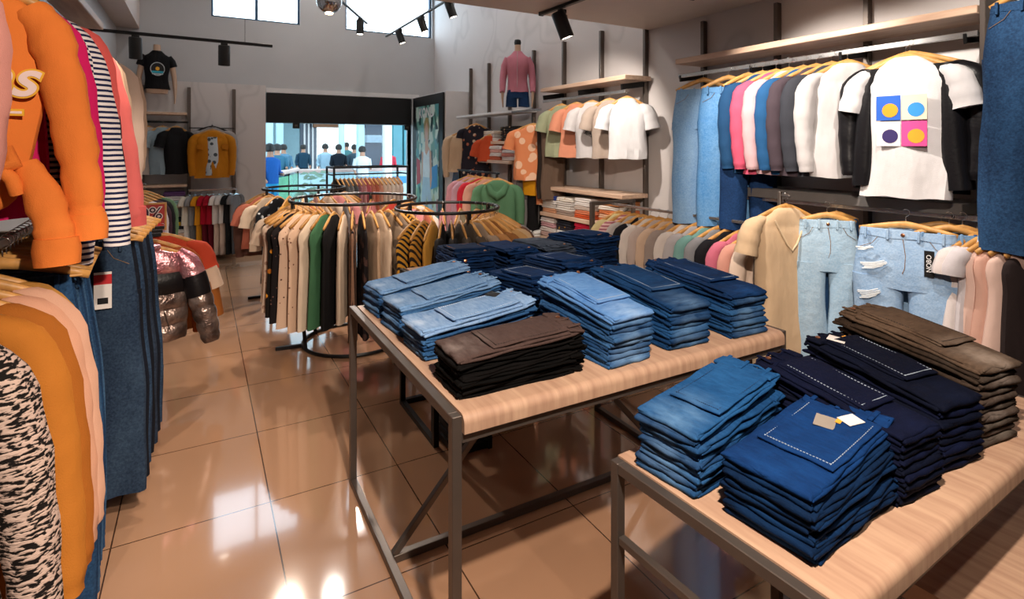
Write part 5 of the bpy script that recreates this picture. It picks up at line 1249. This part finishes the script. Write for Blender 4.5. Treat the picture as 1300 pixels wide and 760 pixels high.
o = shirt('tee', 'white tee with colourful portrait print inside an open black jacket', 'tee', (3.1, W(1150, 100, X=3.1).y, 2.12), -PI/2+.15, WT, L=.68, hw=.2, t=.045, sleeve='short', group=GU, seed=2)
cols4 = [('#2060c8', '#f0a020'), ('#f0d8c0', '#3090d8'), ('#e8e0e0', '#302060'), ('#e04890', '#f0a020')]
for i, (c1, c2) in enumerate(cols4):
    cx, cz = -.055+.11*(i % 2), -.33-.13*(i//2)
    q = MB().rbox(cx-.053, cx+.053, -.071, -.069, cz-.062, cz+.062, .001).make('print_square', mat('print_a', c1, .7), o); MB().lathe([(.035, 0), (.035, .0012)], 18, (cx+.008, -.0708, cz-.012), (0, -1, 0)).make('print_shape', mat('print_b', c2, .7), q)
bj = shirt('jacket', 'black leather jacket worn open around the printed white tee', 'jacket', (3.14, W(1150, 100, X=3.1).y, 2.13), -PI/2+.15, fabric('leather', '#141316'), L=.66, hw=.25, t=.035, sleeve='long', group=GU, seed=9)
for q in (-1, 1): MB().loft(lerp_rows([(-.13, q*.15-.06, q*.15+.06, .07), (-.4, q*.18-.055, q*.18+.055, .085), (-.74, q*.2-.06, q*.2+.06, .085)]), 14, .006).make('front_panel', fabric('leather', '#141316'), bj)

# ------------------------------------------------------------------ track lights, lamp, pipes
def spot_head(parent_loc, d, lab, s=1.0, lit=True, ang=0):
    o = thing('track_spotlight', lab, 'spotlight', parent_loc)
    MB().rbox(-.03, .03, -.018, .018, -.03, 0, .003).make('adapter', BLKP, o)
    y = MB(); y.tube([(-.045, 0, -.11), (-.045, 0, -.04), (-.02, 0, -.03), (.02, 0, -.03), (.045, 0, -.04), (.045, 0, -.11)], .005, 6); y.make('yoke', CHROME if s > 1 else BLKP, o)
    d = Vector(d).normalized(); c = Vector((0, 0, -.11)); a = c-d*.07*s
    MB().lathe([(.036*s, 0), (.04*s, .01), (.04*s, .15*s), (.034*s, .152*s), (.032*s, .14*s)], 20, tuple(a), tuple(d)).make('can', BLKP, o)
    MB().lathe([(.031*s, 0), (.031*s, .003)], 20, tuple(a+d*.147*s), tuple(d)).make('lens', LAMP, o)
    return o
tr = tag(MB().bar((2.33, 3.66, 2.637), (2.36, 2.2, 2.637), .034, .024).make('light_track', BLK, smooth=False), 'black light track on the low ceiling, spotlight hanging from its end', 'light track'); MB().rbox(2.31, 2.35, 3.66, 3.675, 2.622, 2.65, .002).make('end_cap', BLKP, tr)
spot_head((2.36, 3.42, 2.625), (.35, -.15, -1), 'large black spotlight on the low ceiling track, right of centre', 1.35)
a, c = W(490, 47, X=2.5), W(590, -14, X=2.5); zt_ = 3.3
tr = tag(MB().bar((2.5, 8.43, zt_), (2.5, 5.3, zt_), .03, .02).make('light_track', BLK, smooth=False), 'suspended black track carrying three spotlights before the right window', 'light track')
for y in (8.2, 5.6): MB().bar((2.5, y, zt_), (2.5, y, ZC), .004).make('suspension_wire', BLK, tr)
for y, lb in ((7.73, 'lowest of the three spotlights on the suspended track'), (6.81, 'middle spotlight on the suspended track, seen side on'), (5.88, 'highest and nearest spotlight on the suspended track')): spot_head((2.5, y, zt_-.01), (.35, -.1, -1), lb, 1.25)
tr = tag(MB().bar((2.006, 7.668, 3.3), (1.40, 6.57, 3.3), .03, .02).make('light_track', BLK, smooth=False), 'short slanting black track beside the glass globe lamp', 'light track'); MB().bar((1.6, 6.93, 3.3), (1.6, 6.93, ZC), .004).make('suspension_wire', BLK, tr)
spot_head((1.83, 7.35, 3.29), (0, 0, -1), 'single black spotlight between the two high windows', 1.25)
tr = tag(MB().bar((-.99, 6, 2.62), (.62, 6, 2.60), .028, .028).make('light_track', BLK, smooth=False), 'horizontal black lighting bar hung in front of the back-left wall', 'light track'); MB().bar((.371, 6, 2.6), (.371, 6, ZC), .004).make('suspension_wire', BLK, tr)
spot_head((-.52, 6, 2.60), (0, .2, -1), 'left black spotlight on the horizontal bar near the mannequin', 1.3); spot_head((.19, 6, 2.59), (0, .2, -1), 'right black spotlight on the horizontal bar', 1.3)
tr = tag(MB().bar((3.0, 2.74, 2.637), (3.02, 2.0, 2.637), .034, .024).make('light_track', BLK, smooth=False), 'second black ceiling track nearer the right wall', 'light track'); MB().rbox(2.98, 3.02, 2.74, 2.755, 2.622, 2.65, .002).make('end_cap', BLKP, tr)
gl = thing('globe_lamp', 'chrome glass globe lamp hanging at the top beside the left window', 'lamp', (1.10, 5.64, 3.03))
MB().lathe([(.12*math.cos(-PI/2+PI*i/14)+.001, .12*math.sin(-PI/2+PI*i/14)) for i in range(15)], 24).make('globe', mat('smoked_mirror_glass', '#b8bcc0', .05, 1, var=0), gl); MB().lathe([(.035, -.125), (.04, -.10), (.03, -.08)], 14).make('bulb', mat('bulb_glow', '#ffd9a8', .3, var=0, emit=25), gl); MB().bar((0, 0, .11), (0, 0, ZC-3.03), .006).make('cord', BLK, gl)
# ------------------------------------------------------------------ camera, light, render look
cam = bpy.data.cameras.new('camera'); co = bpy.data.objects.new('camera', cam); C.objects.link(co)
co.location = (0, 0, 1.6); co.rotation_euler = (PI/2, 0, -math.atan2(.491, .871))
cam.sensor_width = 36; cam.lens = 36*699/1300; cam.shift_y = -195/1300; cam.clip_start = .05; cam.clip_end = 100
cam.dof.use_dof = True; cam.dof.focus_distance = 1.9; cam.dof.aperture_fstop = 8
bpy.context.scene.camera = co
sc = bpy.context.scene
w = bpy.data.worlds.new('world'); sc.world = w; w.use_nodes = True
bg = w.node_tree.nodes['Background']; bg.inputs[0].default_value = (.72, .87, 1, 1); bg.inputs[1].default_value = 6
def light(kind, loc, power, col, **k):
    l = bpy.data.lights.new('lamp_'+kind.lower(), kind); l.energy = power; l.color = col
    for a, v in k.items(): setattr(l, a, v)
    o = bpy.data.objects.new(l.name, l); C.objects.link(o); o.location = loc; return o
def aim(o, tgt):
    o.rotation_euler = (Vector(tgt)-o.location).to_track_quat('-Z', 'Y').to_euler()
WARM = (1, .84, .70); NEUT = (1, .9, .8); COOL = (.62, .82, 1)
def spot(loc, tgt, p, col=WARM, ang=70, blend=.5, r=.03):
    o = light('SPOT', loc, p*.62, col, spot_size=math.radians(ang), spot_blend=blend, shadow_soft_size=r); aim(o, tgt); return o
# key lamps over the tables; other off-frame spots added to brighten walls, rails, racks
spot((.42, .22, 2.6), (1.3, 1.8, .8), 560, WARM, 90, .6, .035)
spot((1.6, -.1, 2.6), (1.9, 1.0, .8), 60, WARM, 60, .6, .04)
spot((.6, -.6, 2.6), (-.3, 1.9, 1.3), 480, WARM, 46, .6, .04)
spot((2.39, 3.46, 2.5), (3.4, 4.4, 1.5), 330, NEUT, 80)
spot((2.2, 2.2, 2.6), (3.4, 2.0, 1.5), 230, NEUT, 75)
spot((2.2, 1.0, 2.6), (3.5, 1.3, 1.6), 130, NEUT, 70)
spot((.0, 2.6, 2.6), (-.3, 3.2, .8), 90, WARM, 60)
spot((1.2, 3.3, 2.6), (1.25, 5.0, .9), 300, WARM, 62)
for loc, tgt, p in (((2.5, 7.73, 3.15), (3.3, 7.0, 1.4), 110), ((2.5, 6.81, 3.15), (3.4, 6.0, 1.5), 130), ((2.5, 5.88, 3.15), (3.4, 5.2, 1.5), 130),
                    ((1.75, 7.2, 3.1), (1.2, 6.2, 1.0), 120), ((-.52, 6, 2.45), (-.5, 8.9, 1.6), 90), ((.19, 6, 2.45), (.2, 8.9, 1.4), 130), ((.8, 6.2, 3.3), (1.0, 4.5, .9), 160)):
    spot(loc, tgt, p*2.0, WARM if loc[0] < 1.2 else NEUT, 85)
for loc, p, lb in (((1.6, 7.9, 4.66), 130, 'added fill downlight, out of view, near the high windows'), ((.1, 5.4, 4.66), 130, 'added fill downlight, out of view, above the left side'), ((2.9, 5.3, 4.66), 130, 'added fill downlight, out of view, above the right wall')):  # unseen fixtures and lamps added to lift the back wall and overall brightness
    f = MB().lathe([(.11, 0), (.12, .02), (.12, .04)], 20, (loc[0], loc[1], 4.66)).make('downlight', WHT); tag(f, lb, 'ceiling light', 'added high ceiling fill lights')
    spot((loc[0], loc[1], 4.65), (loc[0], loc[1], 0), p, (1, .93, .86), 165, .3, .08)
# large area lamp added under the mall ceiling to brighten the hall
light('AREA', (3.5, 20, 3.0), 1500, (.80, .93, 1), shape='RECTANGLE', size=20, size_y=18)
vs = sc.view_settings; vs.view_transform = 'Standard'; vs.look = 'None'; vs.gamma = 1; vs.exposure = 0; vs.use_curve_mapping = False
sc.cycles.use_denoising = True; sc.cycles.max_bounces = 7; sc.cycles.diffuse_bounces = 2; sc.cycles.sample_clamp_indirect = 8
